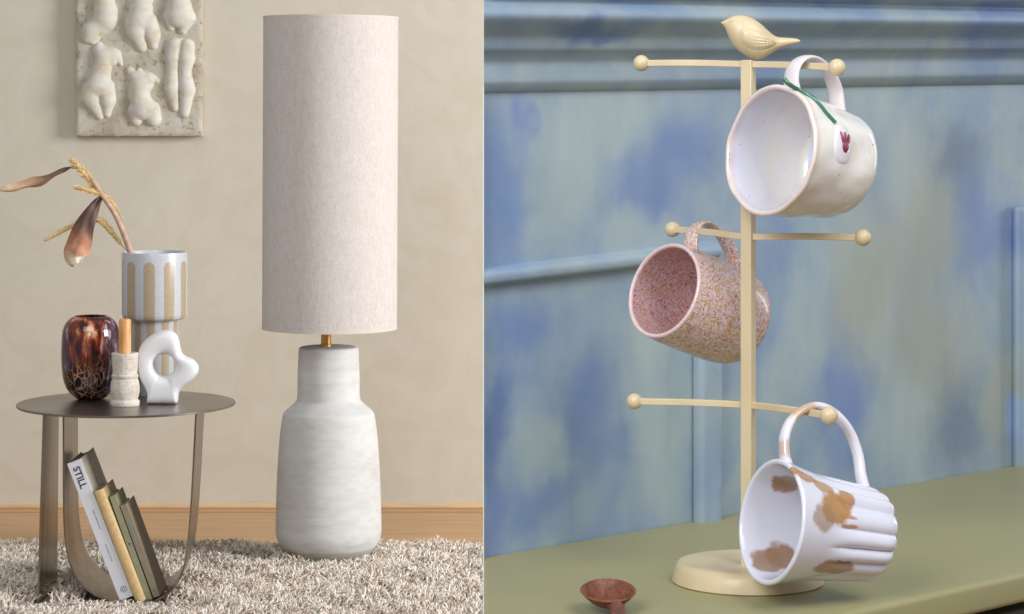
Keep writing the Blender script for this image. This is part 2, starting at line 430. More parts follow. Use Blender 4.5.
arc = sweep([Vector((.0035*math.cos(a), .0035*math.sin(a), 0)) for a in [0.5+i*.45 for i in range(12)]]+[Vector((.0012, 0, 0))], lambda t: (.0006, .0003), seg=6)
lg = obj('publisher_mark', join(ring, arc), ink, bk1); lg.rotation_euler = (PI/2, 0, 0); lg.location = (w1_*.55, -.0001, .022)
dt = obj('dot', lathe([(0, -.0003), (.0024, -.0003), (.0024, .0003), (0, .0003)], 16), gdot, bk3); dt.rotation_euler = (PI/2, 0, 0); dt.location = (w3_*.5, 0, L3*.54)
dt = obj('dot', lathe([(0, -.0003), (.0015, -.0003), (.0015, .0003), (0, .0003)], 16), ink, bk4); dt.rotation_euler = (PI/2, 0, 0); dt.location = (w4_*.5, 0, .014)
dt['label'] = 'small dark dot'

# ---------------------------------------------------------------- things on the table
# tortoiseshell glass vase
GD = 5.73; k_ = GD/F
M = Mat('tortoiseshell_glass', srgb(170, 90, 60), .06, coat=.6)
v = M.coords((1, 1, .55)); n = M.noise(26, 3, v, .55, .6)
sx = M.node('ShaderNodeSeparateXYZ'); M.l.new(M.tc.outputs['Object'], sx.inputs[0])
hz = M.math('MULTIPLY', sx.outputs[2], 5.0)                       # 0..1 up the vase
vor = M.node('ShaderNodeTexVoronoi', feature='DISTANCE_TO_EDGE'); vor.inputs['Scale'].default_value = 84
wa = M.node('ShaderNodeVectorMath', operation='ADD'); M.l.new(v, wa.inputs[0])
nn = M.node('ShaderNodeTexNoise'); nn.inputs['Scale'].default_value = 22; nn.inputs['Detail'].default_value = 3; M.l.new(v, nn.inputs['Vector'])
sc_ = M.node('ShaderNodeVectorMath', operation='SCALE'); M.l.new(nn.outputs['Color'], sc_.inputs[0]); sc_.inputs['Scale'].default_value = .035
M.l.new(sc_.outputs[0], wa.inputs[1]); M.l.new(wa.outputs[0], vor.inputs['Vector'])
vn = M.ramp(M.math('ADD', vor.outputs['Distance'], M.math('MULTIPLY', M.math('SUBTRACT', n, .5), .35)), [(.0, (1, 1, 1, 1)), (.10, (0, 0, 0, 1))])
stk = M.noise(52, 3, M.coords((1, 1, .36)), .55, .35)
upper = M.ramp(stk, [(.34, srgb(38, 18, 26)), (.45, srgb(92, 34, 26)), (.54, srgb(150, 66, 40)), (.61, srgb(206, 132, 92)), (.67, srgb(236, 196, 164)), (.74, srgb(120, 54, 40))])
lower = M.mix(vn, srgb(20, 12, 20), srgb(208, 150, 122))
hmix = M.ramp(M.math('ADD', hz, M.math('MULTIPLY', M.math('SUBTRACT', n, .5), .5)), [(.30, (0, 0, 0, 1)), (.55, (1, 1, 1, 1))])
c_ = M.mix(hmix, lower, upper)
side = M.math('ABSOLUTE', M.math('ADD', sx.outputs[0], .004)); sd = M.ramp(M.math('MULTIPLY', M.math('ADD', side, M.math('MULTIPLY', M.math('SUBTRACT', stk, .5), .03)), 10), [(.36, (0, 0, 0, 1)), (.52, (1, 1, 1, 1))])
dusk = M.ramp(stk, [(.4, srgb(44, 34, 52)), (.56, srgb(84, 66, 84)), (.64, srgb(190, 176, 190))])  # dusky flanks with pale glints, reflections put into the glass colour
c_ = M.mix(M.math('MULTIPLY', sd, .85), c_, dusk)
M.color(c_); M.b.inputs['Transmission Weight'].default_value = .30; M.b.inputs['IOR'].default_value = 1.45
tort = M.m
gz0 = TZ; gh = (401.5-316)*k_
gp = [(0, .012), (12, 401.5), (17, 399), (23.4, 391.8), (27.5, 382), (29.3, 365), (29.3, 349), (28, 333), (24.3, 324.5), (19, 319.6), (17.5, 319)]
hy = lambda py: (401.5-py)*k_
prof = [(0, 0.0004)]+smooth_prof([(r*k_, hy(y)) for r, y in gp[1:]], 6)
inn = [(max(r-.0045, .001), max(z, .012) if i else .012) for i, (r, z) in enumerate(prof[1:])][::-1]
vase = obj('glass_vase', lathe(prof+[(prof[-1][0]-.002, hy(318.4))]+inn+[(0, .012)], 96), tort, smooth=60)
vase.location = (P(90.8, 400, GD).x, GD, TZ+.0005)
tag(vase, 'rounded tortoiseshell glass vase in red-brown and black on the table left side', 'vase')

# striped vase
SD = 5.83; k_ = SD/F
hy = lambda py: (395-py)*k_
R1, R2 = 32.6*k_, 23.6*k_
M = Mat('striped_glaze', srgb(200, 202, 208), .28, coat=.3)
at_ = M.node('ShaderNodeSeparateXYZ'); M.l.new(M.tc.outputs['Object'], at_.inputs[0])
ang = M.math('ARCTAN2', at_.outputs[0], M.math('MULTIPLY', at_.outputs[1], -1))     # 0 facing the camera, + to the right
angd = M.math('MULTIPLY', ang, 180/PI)
u_ = M.math('PINGPONG', M.math('ADD', angd, 9.4+360-7.5), 18)                       # 0 at band centre ... 18
u_ = M.math('ABSOLUTE', u_)
topz = hy(261.5)
# rounded band heads: distance in metres
dx = M.math('MULTIPLY', u_, R1*PI/180); dz = M.math('MAXIMUM', M.math('SUBTRACT', at_.outputs[2], topz-.0135), 0)
dd = M.math('SQRT', M.math('ADD', M.math('POWER', dx, 2), M.math('POWER', dz, 2)))
msk = M.ramp(M.math('MULTIPLY', dd, 30), [(.385, (1, 1, 1, 1)), (.435, (0, 0, 0, 1))])
nn = M.noise(500, 2); wht = M.ramp(nn, [(.3, srgb(176, 180, 188)), (.7, srgb(204, 207, 214))]); tanc = M.ramp(nn, [(.3, srgb(158, 142, 116)), (.7, srgb(184, 170, 146))])
M.color(M.mix(msk, wht, tanc)); stripe = M.m
pr = [(0, 0), (R2-.002, 0), (R2, .003), (R2, hy(323)), (R2+.002, hy(321)), (R1-.006, hy(319.6)), (R1-.0015, hy(317.5)), (R1, hy(313.5)), (R1, hy(256)), (R1-.0012, hy(253.2)), (R1-.004, hy(252.8)), (R1-.006, hy(254)), (R1-.006, hy(315)), (R2-.006, hy(318)), (R2-.006, .006), (0, .006)]
sv_ = obj('striped_vase', lathe(pr, 96), stripe, smooth=35); sv_.location = (P(154.6, 395, SD).x, SD, TZ+.0003)
tag(sv_, 'tall stepped ceramic vase with tan and silvery white vertical stripes, holding dried stems', 'vase')

# stone candle holder and candle
HD = 5.605; k_ = HD/F
hy = lambda py: (406-py)*k_
M = Mat('travertine', srgb(206, 196, 184), .85)
n = M.noise(45, 5, None, .65, .3); n2 = M.noise(160, 3)
M.color(M.mix(.4, M.ramp(n, [(.3, srgb(186, 174, 160)), (.6, srgb(216, 208, 198))]), M.ramp(n2, [(.3, srgb(170, 156, 142)), (.45, srgb(216, 208, 198))])))
M.bump(M.ramp(n2, [(.3, (0, 0, 0, 1)), (.42, (1, 1, 1, 1))]), .5, .002); stone = M.m
hp = [(0, 0), (14.2, 0), (14.6, 1), (14.6, 4.2), (14, 5.2), (12.6, 6.0), (13.2, 8), (14.6, 14), (14.5, 19), (13.6, 24.5), (12.8, 26.3), (12.5, 27.2), (13.3, 28), (13.3, 30.5), (12.3, 31.2), (12.2, 34), (12.6, 40), (13.2, 48), (13.5, 51.8), (13.2, 52.6), (12.4, 52.8), (7.2, 52.4), (7.0, 51), (6.9, 38), (0, 38)]
ch = obj('candle_holder', lathe([(r*k_, z*k_) for r, z in hp], 64, lambda t, r, z: .0004*noise.noise(Vector((math.cos(t)*4, math.sin(t)*4, z*90)))), stone, smooth=50)
ch.location = (P(125, 406, HD).x, HD, TZ+.0003)
tag(ch, 'small turned pale stone candle holder at the table front', 'candle holder')
M = Mat('amber_wax', srgb(214, 168, 112), .45, spec=.4)
M.b.inputs['Subsurface Weight'].default_value = .3; M.b.inputs['Subsurface Radius'].default_value = (.012, .006, .003)
n = M.noise(60, 3, M.coords((1, 1, .3))); M.color(M.ramp(n, [(.35, srgb(206, 146, 84)), (.65, srgb(224, 184, 134))])); wax = M.m
can = empty('candle', ch.location+Vector((-.0005, 0, 39*k_)), 'short amber candle standing in the pale stone holder', 'candle')
cpz = 47.5*k_
obj('wax_body', lathe([(0, 0), (6.4*k_, 0), (6.2*k_, 14*k_), (6.0*k_, cpz-.004), (5.4*k_, cpz-.0012), (4*k_, cpz+.0005), (2.2*k_, cpz-.001), (0, cpz-.0016)], 32, lambda t, r, z: .0007*noise.noise(Vector((math.cos(t)*2, math.sin(t)*2, z*60)))*(r > .005)), wax, can, smooth=60)
obj('wick', sweep(catmull([Vector((0, 0, cpz-.002)), Vector((.0005, 0, cpz+.004)), Vector((.002, 0, cpz+.007))], 4), lambda t: (.0008, .0008), up=Vector((0, 1, 0)), seg=8), simple('charred_wick', srgb(60, 50, 44), .9), can)

# white organic loop vase
OD = 5.64; k_ = OD/F
out = [(601, 552), (560, 554), (524, 553), (519, 545), (522, 505), (506, 462), (480, 415), (468, 360), (468, 300), (482, 245), (520, 200), (570, 169), (620, 158), (660, 168), (684, 200), (693, 245), (702, 282), (725, 302), (762, 316), (787, 340), (796, 370), (784, 402), (752, 436), (712, 464), (690, 492), (684, 525), (681, 548), (660, 554)]
ocx, ocy, orx, ory = 613, 345, 58, 57
def loop_vase():
    pts = catmull([Vector((50+a/5.34, 300+b/5.34, 0)) for a, b in out]+[Vector((50+out[0][0]/5.34, 300+out[0][1]/5.34, 0))], 5)[:-1]
    n = len(pts); hc = Vector((50+ocx/5.34, 300+ocy/5.34, 0))
    ang = [math.atan2(p.y-hc.y, p.x-hc.x) for p in pts]
    V, Fc = [], []; th = .0285
    K = 14
    for i in range(n):
        o_ = pts[i]; h_ = hc+Vector((orx/5.34*math.cos(ang[i]), ory/5.34*math.sin(ang[i]), 0))
        mid = (o_+h_)/2; half = (o_-h_)/2
        # flatten the foot
        for j in range(K*2):
            q = 2*PI*j/(K*2); c, s = math.cos(q), math.sin(q)
            e = .62
            cc = math.copysign(abs(c)**e, c); ss = math.copysign(abs(s)**e, s)
            p = mid+half*cc; y = th*ss
            w = P(p.x, p.y, OD); V.append((w.x, OD+y, max(w.z, TZ+.0004)))
    m = K*2
    for i in range(n):
        i2 = (i+1) % n
        for j in range(m): j2 = (j+1) % m; Fc.append((i*m+j, i2*m+j, i2*m+j2, i*m+j2))
    return V, Fc
porc = simple('matt_white_porcelain', srgb(226, 228, 232), .42, .02, 12)
lv = empty('loop_vase', (P(162.5, 404, OD).x, OD, TZ))
me_ = rel(loop_vase(), lv); bpy.data.objects.remove(lv)
lv = obj('loop_vase', me_, porc, smooth=80); lv.location = (P(162.5, 404, OD).x, OD, TZ)
md = lv.modifiers.new('smooth', 'SMOOTH'); md.factor = .6; md.iterations = 9
tag(lv, 'small matt white organic sculpture with a round hole on the table right side', 'sculpture')

# ---------------------------------------------------------------- dried stems
def path_px(pts, n=8): return catmull([P(a, b, d) for a, b, d in pts], n)
stemm = simple('dried_stem', srgb(190, 160, 140), .7, .22, 60)
ds = empty('dried_leaf_stem', P(133, 300, SD), 'thick dried stem with two curled brown leaves bending out of the striped vase', 'dried plant')
mp = path_px([(139, 310, SD-.0), (135, 272, SD-.01), (131, 254, SD-.03), (123.5, 233, SD-.03), (115, 214, SD-.03), (105, 199, SD-.03), (97, 187, SD-.03), (88.5, 174.5, SD-.03), (80, 168, SD-.03), (71, 167, SD-.03)])
obj('stem', rel(sweep(mp, lambda t: (.0076*(1-.62*t)+.001, .0076*(1-.62*t)+.001), up=Vector((0, 1, 0)), seg=12), ds), stemm, ds)
def leafmat(name, pa, pb, stops):
    """colour runs along the leaf from base to tip (a property of the dried leaf)"""
    M = Mat(name, srgb(150, 96, 66), .6)
    uvn = M.node('ShaderNodeAttribute', attribute_name='along')
    n = M.noise(90, 4, M.coords((1, 1, 1)), .6); f = M.math('ADD', uvn.outputs['Fac'], M.math('MULTIPLY', M.math('SUBTRACT', n, .5), .25))
    M.color(M.ramp(f, stops)); return M.m
def leaf(name, spine, wfun, mat, parent, cup=.35, nx=10, twist=0, wob=.004):
    n = len(spine); V, Fc, A = [], [], []
    for side in (0, 1):
        for i, p in enumerate(spine):
            d = (spine[min(i+1, n-1)]-spine[max(i-1, 0)]).normalized(); t = i/(n-1)
            s = d.cross(Vector((0, 1, 0))).normalized(); nn = s.cross(d)
            s2 = s*math.cos(twist*t)+nn*math.sin(twist*t); n2 = s2.cross(d).normalized()
            w = wfun(t)
            for j in range(nx+1):
                q = -1+2*j/nx; off = cup*w*(q*q)+wob*noise.noise(Vector((q*1.5, t*5, 3)))+.0006*math.cos(q*22)*min(1, w*80)
                V.append(p+s2*q*w+n2*(off+(.0009 if side else 0))); A.append(t)
    N = n*(nx+1)
    for side in (0, 1):
        for i in range(n-1):
            for j in range(nx):
                a = side*N+i*(nx+1)+j; Fc.append((a, a+1, a+nx+2, a+nx+1) if side else (a, a+nx+1, a+nx+2, a+1))
    per = [i*(nx+1) for i in range(n)]+[(n-1)*(nx+1)+j for j in range(1, nx+1)]+[i*(nx+1)+nx for i in range(n-2, -1, -1)]+[j for j in range(nx-1, 0, -1)]
    for a, b in zip(per, per[1:]+per[:1]): Fc.append((a, b, b+N, a+N))
    o = obj(name, rel((V, Fc), parent), mat, parent, smooth=70, fix=False)
    at = o.data.attributes.new('along', 'FLOAT', 'POINT'); at.data.foreach_set('value', A)
    return o
lm1 = leafmat('dried_leaf_long', 0, 0, [(0, srgb(92, 66, 60)), (.35, srgb(128, 98, 80)), (.6, srgb(176, 140, 110)), (.85, srgb(214, 184, 156)), (1, srgb(128, 108, 96))])
lm2 = leafmat('dried_leaf_drooping', 0, 0, [(0, srgb(78, 56, 52)), (.42, srgb(98, 74, 68)), (.56, srgb(164, 108, 80)), (.72, srgb(196, 144, 112)), (.86, srgb(232, 214, 190)), (1, srgb(240, 228, 210))])
l1 = path_px([(71, 167, SD-.03), (58, 172.5, SD-.035), (42, 181, SD-.04), (28, 184.5, SD-.05), (12, 189, SD-.06), (-3, 191.5, SD-.07)], 6)
leaf('leaf', l1, lambda t: max(.0008, .0012+.0108*math.sin(PI*min(1, t*1.0)**1.25)**.9+.002*math.sin(t*17)), lm1, ds, cup=.9, twist=.5)
l2 = path_px([(101, 197, SD-.032), (93, 208, SD-.045), (84, 225, SD-.055), (77, 243, SD-.065), (73, 256, SD-.07), (76, 264, SD-.075)], 6)
wl2 = lambda t: .0060+.0255*math.sin(PI*min(1, t*.66))**1.15-(.012*max(0, t-.72)/.28) if t < .97 else .012
leaf('leaf', l2, wl2, lm2, ds, cup=.55, twist=-.25, wob=.012)
foxm = simple('straw_bristle', srgb(226, 200, 142), .8, .2, 90)
def foxtail(pts, head, r, label, seed):
    rnd = random.Random(seed)
    o = empty('dried_grass_stem', P(*pts[0]), label, 'dried grass', 'dried foxtail grasses in the striped vase')
    path = path_px(pts, 10); n = len(path)
    obj('stem', rel(sweep(path, lambda t: (.0011, .0011), up=Vector((0, 1, 0)), seg=8), o), stemm, o)
    i0 = int(n*head[0]); i1 = int((n-1)*head[1]); hp_ = path[i0:i1+1]
    V, Fc = sweep(hp_, lambda t: (r*.55*math.sin(PI*(.06+.9*t))**.4, r*.55*math.sin(PI*(.06+.9*t))**.4), up=Vector((0, 1, 0)), seg=10)
    parts = [(V, Fc)]
    for k in range(420):
        t = rnd.random(); f = t*(len(hp_)-1); i = min(int(f), len(hp_)-2); p = hp_[i].lerp(hp_[i+1], f-i)
        d = (hp_[i+1]-hp_[i]).normalized(); s = d.cross(Vector((0, 1, 0))).normalized(); nn = s.cross(d)
        a = rnd.uniform(0, 2*PI); rad = s*math.cos(a)+nn*math.sin(a); rr = r*math.sin(PI*(.08+.86*t))**.4
        tip = p+rad*rr*rnd.uniform(.95, 1.35)+d*rr*.9; b0 = p+rad*rr*.35
        t1 = rad.cross(d).normalized()*.0010; t2 = d*.0010
        parts.append(([b0+t1, b0-t1*.6+t2, b0-t1*.6-t2, tip], [(0, 1, 3), (1, 2, 3), (2, 0, 3), (0, 2, 1)]))
    obj('seed_head', rel(join(*parts), o), foxm, o, smooth=0, fix=False)
    return o
foxtail([(142, 310, SD+.01), (136, 275, SD), (129, 251, SD-.02), (120, 222, SD-.02), (108, 200, SD-.02), (97, 189, SD-.022), (85, 174, SD-.03), (71, 159, SD-.035)], (.66, 1), .0125, 'dried foxtail grass whose tip stands highest, above the long leaf', 1)
foxtail([(146, 310, SD+.02), (139, 275, SD), (129, 252, SD-.01), (124, 228, SD-.01), (119, 213, SD-.012), (108, 199, SD-.02), (92, 191.5, SD-.035), (74, 186.5, SD-.04)], (.58, 1), .0100, 'dried foxtail grass in the middle, crossing the thick stem', 2)
foxtail([(148, 310, SD+.0), (138, 280, SD-.01), (130, 256, SD-.02), (120, 243, SD-.02), (108, 228, SD-.02), (95, 219.5, SD-.025), (72, 226, SD-.03), (44, 241, SD-.035)], (.42, 1), .0110, 'lowest dried foxtail grass, drooping left behind the broad leaf', 3)

# ---------------------------------------------------------------- relief plaque
PD = 6.862; s_ = 4.092
def PP(u, v, h=0):
    w = P(u/s_, v/s_, PD); return Vector((w.x, PD-h, w.z))
M = Mat('aged_plaster_cast', srgb(196, 188, 172), .9)
n = M.noise(14, 5, None, .6, .6); n2 = M.noise(70, 4)
base_c = M.ramp(n, [(.28, srgb(164, 152, 130)), (.5, srgb(188, 182, 166)), (.7, srgb(202, 199, 190))])
spots = M.ramp(n2, [(.3, srgb(166, 146, 116)), (.42, (1, 1, 1, 1))])
M.color(M.mix(.6, base_c, spots, 'MULTIPLY')); M.bump(M.noise(60, 5), .4, .003); cast = M.m
M = Mat('pale_cast_figures', srgb(208, 204, 194), .85)
n = M.noise(25, 4, None, .6, .5); M.color(M.ramp(n, [(.25, srgb(196, 180, 146)), (.45, srgb(208, 203, 190)), (.7, srgb(216, 215, 210))])); M.bump(M.noise(90, 4), .25, .002); figm = M.m
plq = empty('relief_plaque', (PP(566, 150).x, WY, 1.05), 'pale stone relief plaque with headless torsos hanging on the beige wall', 'wall plaque')
def slab():
    nx, nz = 60, 90; V, Fc = [], []
    u0, u1, v0, v1 = 309, 826, -300, 556
    cl = lambda x, a, b: max(a, min(b, x))
    def edge(u, v):
        # rough border
        du = 3*noise.noise(Vector((v*.03, 1, 0)))+1.5*noise.noise(Vector((v*.12, 5, 0))); dv = 3*noise.noise(Vector((u*.03, 9, 0)))
        return du, dv
    for i in range(nz+1):
        for j in range(nx+1):
            a, b = j/nx, i/nz; u = u0+(u1-u0)*a; v = v0+(v1-v0)*b; du, dv = edge(u, v)
            if j in (0, nx): u += du
            if i in (0, nz): v += dv
            e = min(a*(u1-u0), (1-a)*(u1-u0), b*(v1-v0), (1-b)*(v1-v0))
            h = -.004*max(0, 1-e/9)+.0016*noise.noise(Vector((u*.02, v*.02, 2)))
            V.append(PP(u, v, h))
    k = lambda i, j: i*(nx+1)+j
    Fc = [(k(i, j), k(i, j+1), k(i+1, j+1), k(i+1, j)) for i in range(nz) for j in range(nx)]
    per = [k(0, j) for j in range(nx)]+[k(i, nx) for i in range(nz)]+[k(nz, j) for j in range(nx, 0, -1)]+[k(i, 0) for i in range(nz, 0, -1)]
    m = len(V); V += [Vector((V[p].x, WY-.001, V[p].z)) for p in per]
    for q in range(len(per)): q2 = (q+1) % len(per); Fc.append((per[q], per[q2], m+q2, m+q))
    Fc.append(tuple(range(m, m+len(per))))
    return V, Fc
obj('slab', rel(slab(), plq), cast, plq, smooth=40)
# each figure: capsules (u0,v0,r0,u1,v1,r1)
figs = [
 [(430, -150, 50, 425, -60, 46), (425, -60, 44, 425, 30, 42), (432, 50, 50, 432, 75, 50), (430, 85, 46, 372, 128, 40), (372, 128, 40, 362, 150, 30), (385, 150, 26, 380, 165, 20), (405, -110, 26, 405, -108, 26), (452, -108, 26, 452, -106, 26), (385, -160, 22, 372, -110, 15), (478, -160, 22, 492, -115, 15)],
 [(570, -150, 48, 570, -70, 42), (572, -60, 40, 578, 10, 38), (578, 40, 48, 572, 80, 52), (556, 95, 46, 560, 130, 42), (558, 130, 41, 580, 192, 22), (606, 90, 40, 622, 140, 34), (622, 140, 34, 628, 186, 18), (545, 0, 20, 548, 2, 20), (604, -2, 20, 606, 0, 20), (520, -150, 22, 515, -105, 14), (618, -150, 22, 626, -110, 14)],
 [(725, -150, 46, 728, -60, 42), (730, -60, 40, 733, 10, 40), (733, 30, 52, 733, 60, 56), (703, 70, 36, 700, 112, 16), (758, 75, 44, 748, 126, 16), (706, -100, 22, 707, -98, 22), (746, -100, 22, 747, -98, 22), (682, -150, 20, 676, -105, 14), (770, -150, 20, 778, -105, 14)],
 [(405, 188, 16, 410, 200, 20), (415, 215, 30, 455, 222, 30), (400, 205, 22, 398, 222, 18), (425, 235, 40, 418, 290, 36), (413, 243, 21, 414, 245, 21), (458, 246, 24, 459, 249, 24), (475, 222, 22, 494, 262, 10), (412, 300, 40, 402, 350, 52), (375, 365, 40, 372, 400, 40), (372, 400, 40, 408, 476, 16), (432, 360, 38, 440, 410, 33), (440, 410, 32, 438, 466, 16)],
 [(530, 288, 15, 545, 310, 22), (560, 318, 30, 605, 325, 30), (570, 290, 12, 574, 300, 16), (625, 322, 18, 642, 330, 12), (575, 345, 42, 572, 400, 36), (556, 345, 20, 557, 347, 20), (602, 350, 23, 603, 352, 23), (574, 405, 42, 588, 445, 50), (560, 455, 36, 558, 490, 26), (618, 450, 38, 628, 486, 32), (548, 370, 20, 545, 395, 20)],
 [(715, 185, 30, 706, 235, 30), (706, 235, 30, 706, 290, 24), (706, 310, 26, 704, 360, 30), (704, 360, 30, 716, 442, 16), (765, 190, 32, 764, 240, 32), (764, 240, 32, 758, 295, 25), (758, 315, 26, 766, 365, 32), (766, 365, 32, 756, 466, 18), (700, 172, 14, 740, 165, 10)],
]
def figure(caps):
    st = 3.0
    us = [c for q in caps for c in (q[0]-q[2], q[0]+q[2], q[3]-q[5], q[3]+q[5])]; vs = [c for q in caps for c in (q[1]-q[2], q[1]+q[2], q[4]-q[5], q[4]+q[5])]
    U = np.arange(min(us)-9, max(us)+10, st); Vv = np.arange(min(vs)-9, max(vs)+10, st); gu, gv = np.meshgrid(U, Vv)
    acc = np.zeros_like(gu); k = 5.5
    for (a, b, r0, c, d, r1) in caps:
        L2 = (c-a)**2+(d-b)**2+1e-6; t = np.clip(((gu-a)*(c-a)+(gv-b)*(d-b))/L2, 0, 1)
        dd = (gu-a-t*(c-a))**2+(gv-b-t*(d-b))**2; r = r0+t*(r1-r0)
        h = np.where(dd < r*r, np.sqrt(np.maximum(r*r-dd, 0)), -np.minimum(np.sqrt(dd)-r, 60)*1.6)
        acc += np.exp(h/k)
    H = k*np.log(acc+1e-12)
    H = np.maximum(H, -9)
    V, idx, Fc = [], {}, []
    nr, nc = gu.shape
    for i in range(nr-1):
        for j in range(nc-1):
            q = [(i, j), (i, j+1), (i+1, j+1), (i+1, j)]
            if max(H[a] for a in q) <= -8: continue
            f = []
            for a in q:
                if a not in idx:
                    idx[a] = len(V); V.append(PP(gu[a], gv[a], H[a]/s_*PD/F*.74+.0002))
                f.append(idx[a])
            Fc.append(f)
    return V, Fc
for cps in figs: obj('relief_figure', rel(figure(cps), plq), figm, plq, smooth=80)

# =================================================================== RIGHT SET: painted panelling, shelf, mug tree
P0 = Vector((0, 2.002, 0)); dW = Vector((.558, .529, 0)).normalized(); nW = Vector((dW.y, -dW.x, 0))
CZ = .7543
def W(s, z, o=0): q = P0+dW*s+nW*o; return (q.x, q.y, z)
def unW(px, py, o=0):
    """pixel -> (s, z) on the panelling plane offset o"""
    r = Vector(((px-CX)/F, 1, -(py-CY)/F)); q0 = P0+nW*o
    t = nW.dot(q0)/nW.dot(Vector((r.x, r.y, 0))); q = r*t
    return (Vector((q.x, q.y, 0))-P0).dot(dW), CH+q.z
SE = 2.3      # right end of the panelling along s
# paint
M = Mat('brushed_blue_paint', srgb(128, 150, 176), .55)
cols = {'b': srgb(106, 133, 183), 'd': srgb(82, 109, 164), 'g': srgb(172, 186, 186), 's': srgb(164, 168, 152), 'k': srgb(104, 122, 146), 'v': srgb(112, 134, 190)}
n1 = M.noise(9, 4, None, .55, .6); n2 = M.noise(30, 4, M.coords((1, 1, .35)), .6, .4)
base = M.ramp(n1, [(.34, srgb(128, 150, 182)), (.5, srgb(148, 167, 184)), (.66, srgb(166, 180, 184))])
cols['l'] = srgb(150, 176, 216)  # lighter blue for the stiles, their lit look put into the paint
patches = [ # px, py, rx, ry (in px on the wall), colour
 (640, 120, 150, 60, 'g'), (560, 180, 60, 60, 'g'), (500, 190, 40, 90, 'b'), (690, 150, 60, 50, 'b'), (650, 200, 60, 45, 'b'),
 (530, 110, 16, 40, 'v'), (640, 240, 60, 25, 'g'),
 (520, 330, 70, 30, 'b'), (620, 345, 90, 40, 'g'), (590, 420, 45, 90, 'b'), (500, 440, 26, 90, 'd'), (545, 440, 30, 50, 'g'), (655, 450, 40, 110, 'g'), (540, 520, 50, 40, 'b'), (490, 530, 20, 50, 'v'),
 (735, 430, 16, 90, 'g'), (800, 350, 40, 70, 'g'), (850, 400, 30, 70, 'v'), (860, 290, 40, 80, 's'), (920, 230, 60, 110, 's'), (930, 360, 60, 70, 's'), (960, 160, 50, 40, 'k'), (985, 230, 40, 60, 'v'), (900, 150, 40, 60, 'g'),
 (960, 430, 45, 60, 'k'), (900, 440, 40, 50, 'g'), (1000, 400, 22, 60, 's'),
 (702, 420, 10, 110, 'l'), (1018, 380, 9, 150, 'l'), (560, 25, 60, 20, 'd'), (500, 30, 30, 20, 'd'), (620, 52, 80, 10, 'g'), (700, 20, 60, 30, 'g'), (960, 25, 60, 20, 'v')]
cur = base
geo = M.node('ShaderNodeNewGeometry')
wob = M.node('ShaderNodeTexNoise'); wob.inputs['Scale'].default_value = 14; wob.inputs['Detail'].default_value = 3; M.l.new(geo.outputs['Position'], wob.inputs['Vector'])
ws = M.node('ShaderNodeVectorMath', operation='SCALE'); M.l.new(wob.outputs['Color'], ws.inputs[0]); ws.inputs['Scale'].default_value = .09
wadd = M.node('ShaderNodeVectorMath', operation='ADD'); M.l.new(geo.outputs['Position'], wadd.inputs[0]); M.l.new(ws.outputs[0], wadd.inputs[1])
for (px, py, rx, ry, c) in patches:
    s, z = unW(px, py); s2, _ = unW(px+rx, py); q = W(s, z); t_ = Vector(q).y
    rs = (s2-s); rz = ry/F*t_
    cv = Vector(q)+Vector((.045, .045, .045))
    f = M.blob(tuple(cv), (max(rs*.75, .008), max(rs*.75, .008), rz), vec=wadd.outputs[0], soft=(1.5, .2))
    cur = M.mix(M.math('MULTIPLY', f, .74), cur, cols[c])
streak = M.ramp(n2, [(.3, srgb(232, 235, 240)), (.7, (1, 1, 1, 1))])
M.color(M.mix(.7, cur, streak, 'MULTIPLY')); paint = M.m
# the panelling is a free-standing flat: 4 cm thick, its left end trimmed along x=0
sl = lambda o: -o*nW.x/dW.x
TOPZ = 1.75
def wquad(c, o0, o1):
    """c: four (s,z) corners -> slab between offsets; left ends at s<=0 follow x=0"""
    f = lambda s, o: sl(o) if s <= 1e-4 else s
    return prism(c, lambda s, z: W(f(s, o0), z, o0), lambda s, z: W(f(s, o1), z, o1))
struct('wall_panelling', wquad([(0, 0), (SE, 0), (SE, TOPZ), (0, TOPZ)], -.04, 0), paint, smooth=0)
def wbar(name, px, o, bevel, seg=5):
    return struct(name, wquad([unW(*p) if p[0] > CX else (0, unW(*p)[1]) for p in px], -.001, o), paint, smooth=30, bevel=bevel, seg=seg)
# dado rail on the left bay, then the two stiles
def wprofile(name, rows, s0, s1, o_end=None):
    """rows: (py at px484, py at px1024, offset). swept between s0 and s1 along the wall"""
    sL = unW(CX, 300)[0]; sR = unW(1024, 300)[0]; prof = []
    for a, b, o in rows:
        za = unW(CX, a, 0)[1]; zb = unW(1024, b, 0)[1]; prof.append((za, zb, o))
    v = []
    for s in (s0, s1):
        for za, zb, o in prof:
            t = (s-sL)/(sR-sL); t = max(t, 0); t = min(t, 1.6)
            z = za+(zb-za)*t; ss = sl(o) if s <= 1e-4 else s
            v.append(W(ss, z, o))
    n = len(rows); f = [(i, i+1, n+i+1, n+i) for i in range(n-1)]+[(n-1, 0, n, 2*n-1), tuple(range(n))[::-1], tuple(range(n, 2*n))]
    return struct(name, (v, f), paint, smooth=60)
def smooth_rows(rows, n=5):
    out = catmull([Vector(r) for r in rows], n); return [(p.x, p.y, p.z) for p in out]
sS = unW(694, 300)[0]
sS = unW(712, 300)[0]
wprofile('trim_2', [(287, 222, -.001)]+smooth_rows([(286.5, 221.5, 0), (284.5, 219.5, .007), (281.5, 217, .0105), (275, 211.5, .0112), (271, 207.5, .008), (267.5, 204, 0)])+[(267, 203.5, -.001)], 0, sS)
zr_ = unW(705, 258)[1]
def stile(name, a, b, oo, bev):
    s0, s1 = unW(a, 300)[0], unW(b, 300)[0]
    return struct(name, wquad([(s0, CZ-.009), (s1, CZ-.009), (s1, zr_), (s0, zr_)], -.001, oo), paint, smooth=30, bevel=bev, seg=5)
stile('trim_3', 691, 713, .014, .006)
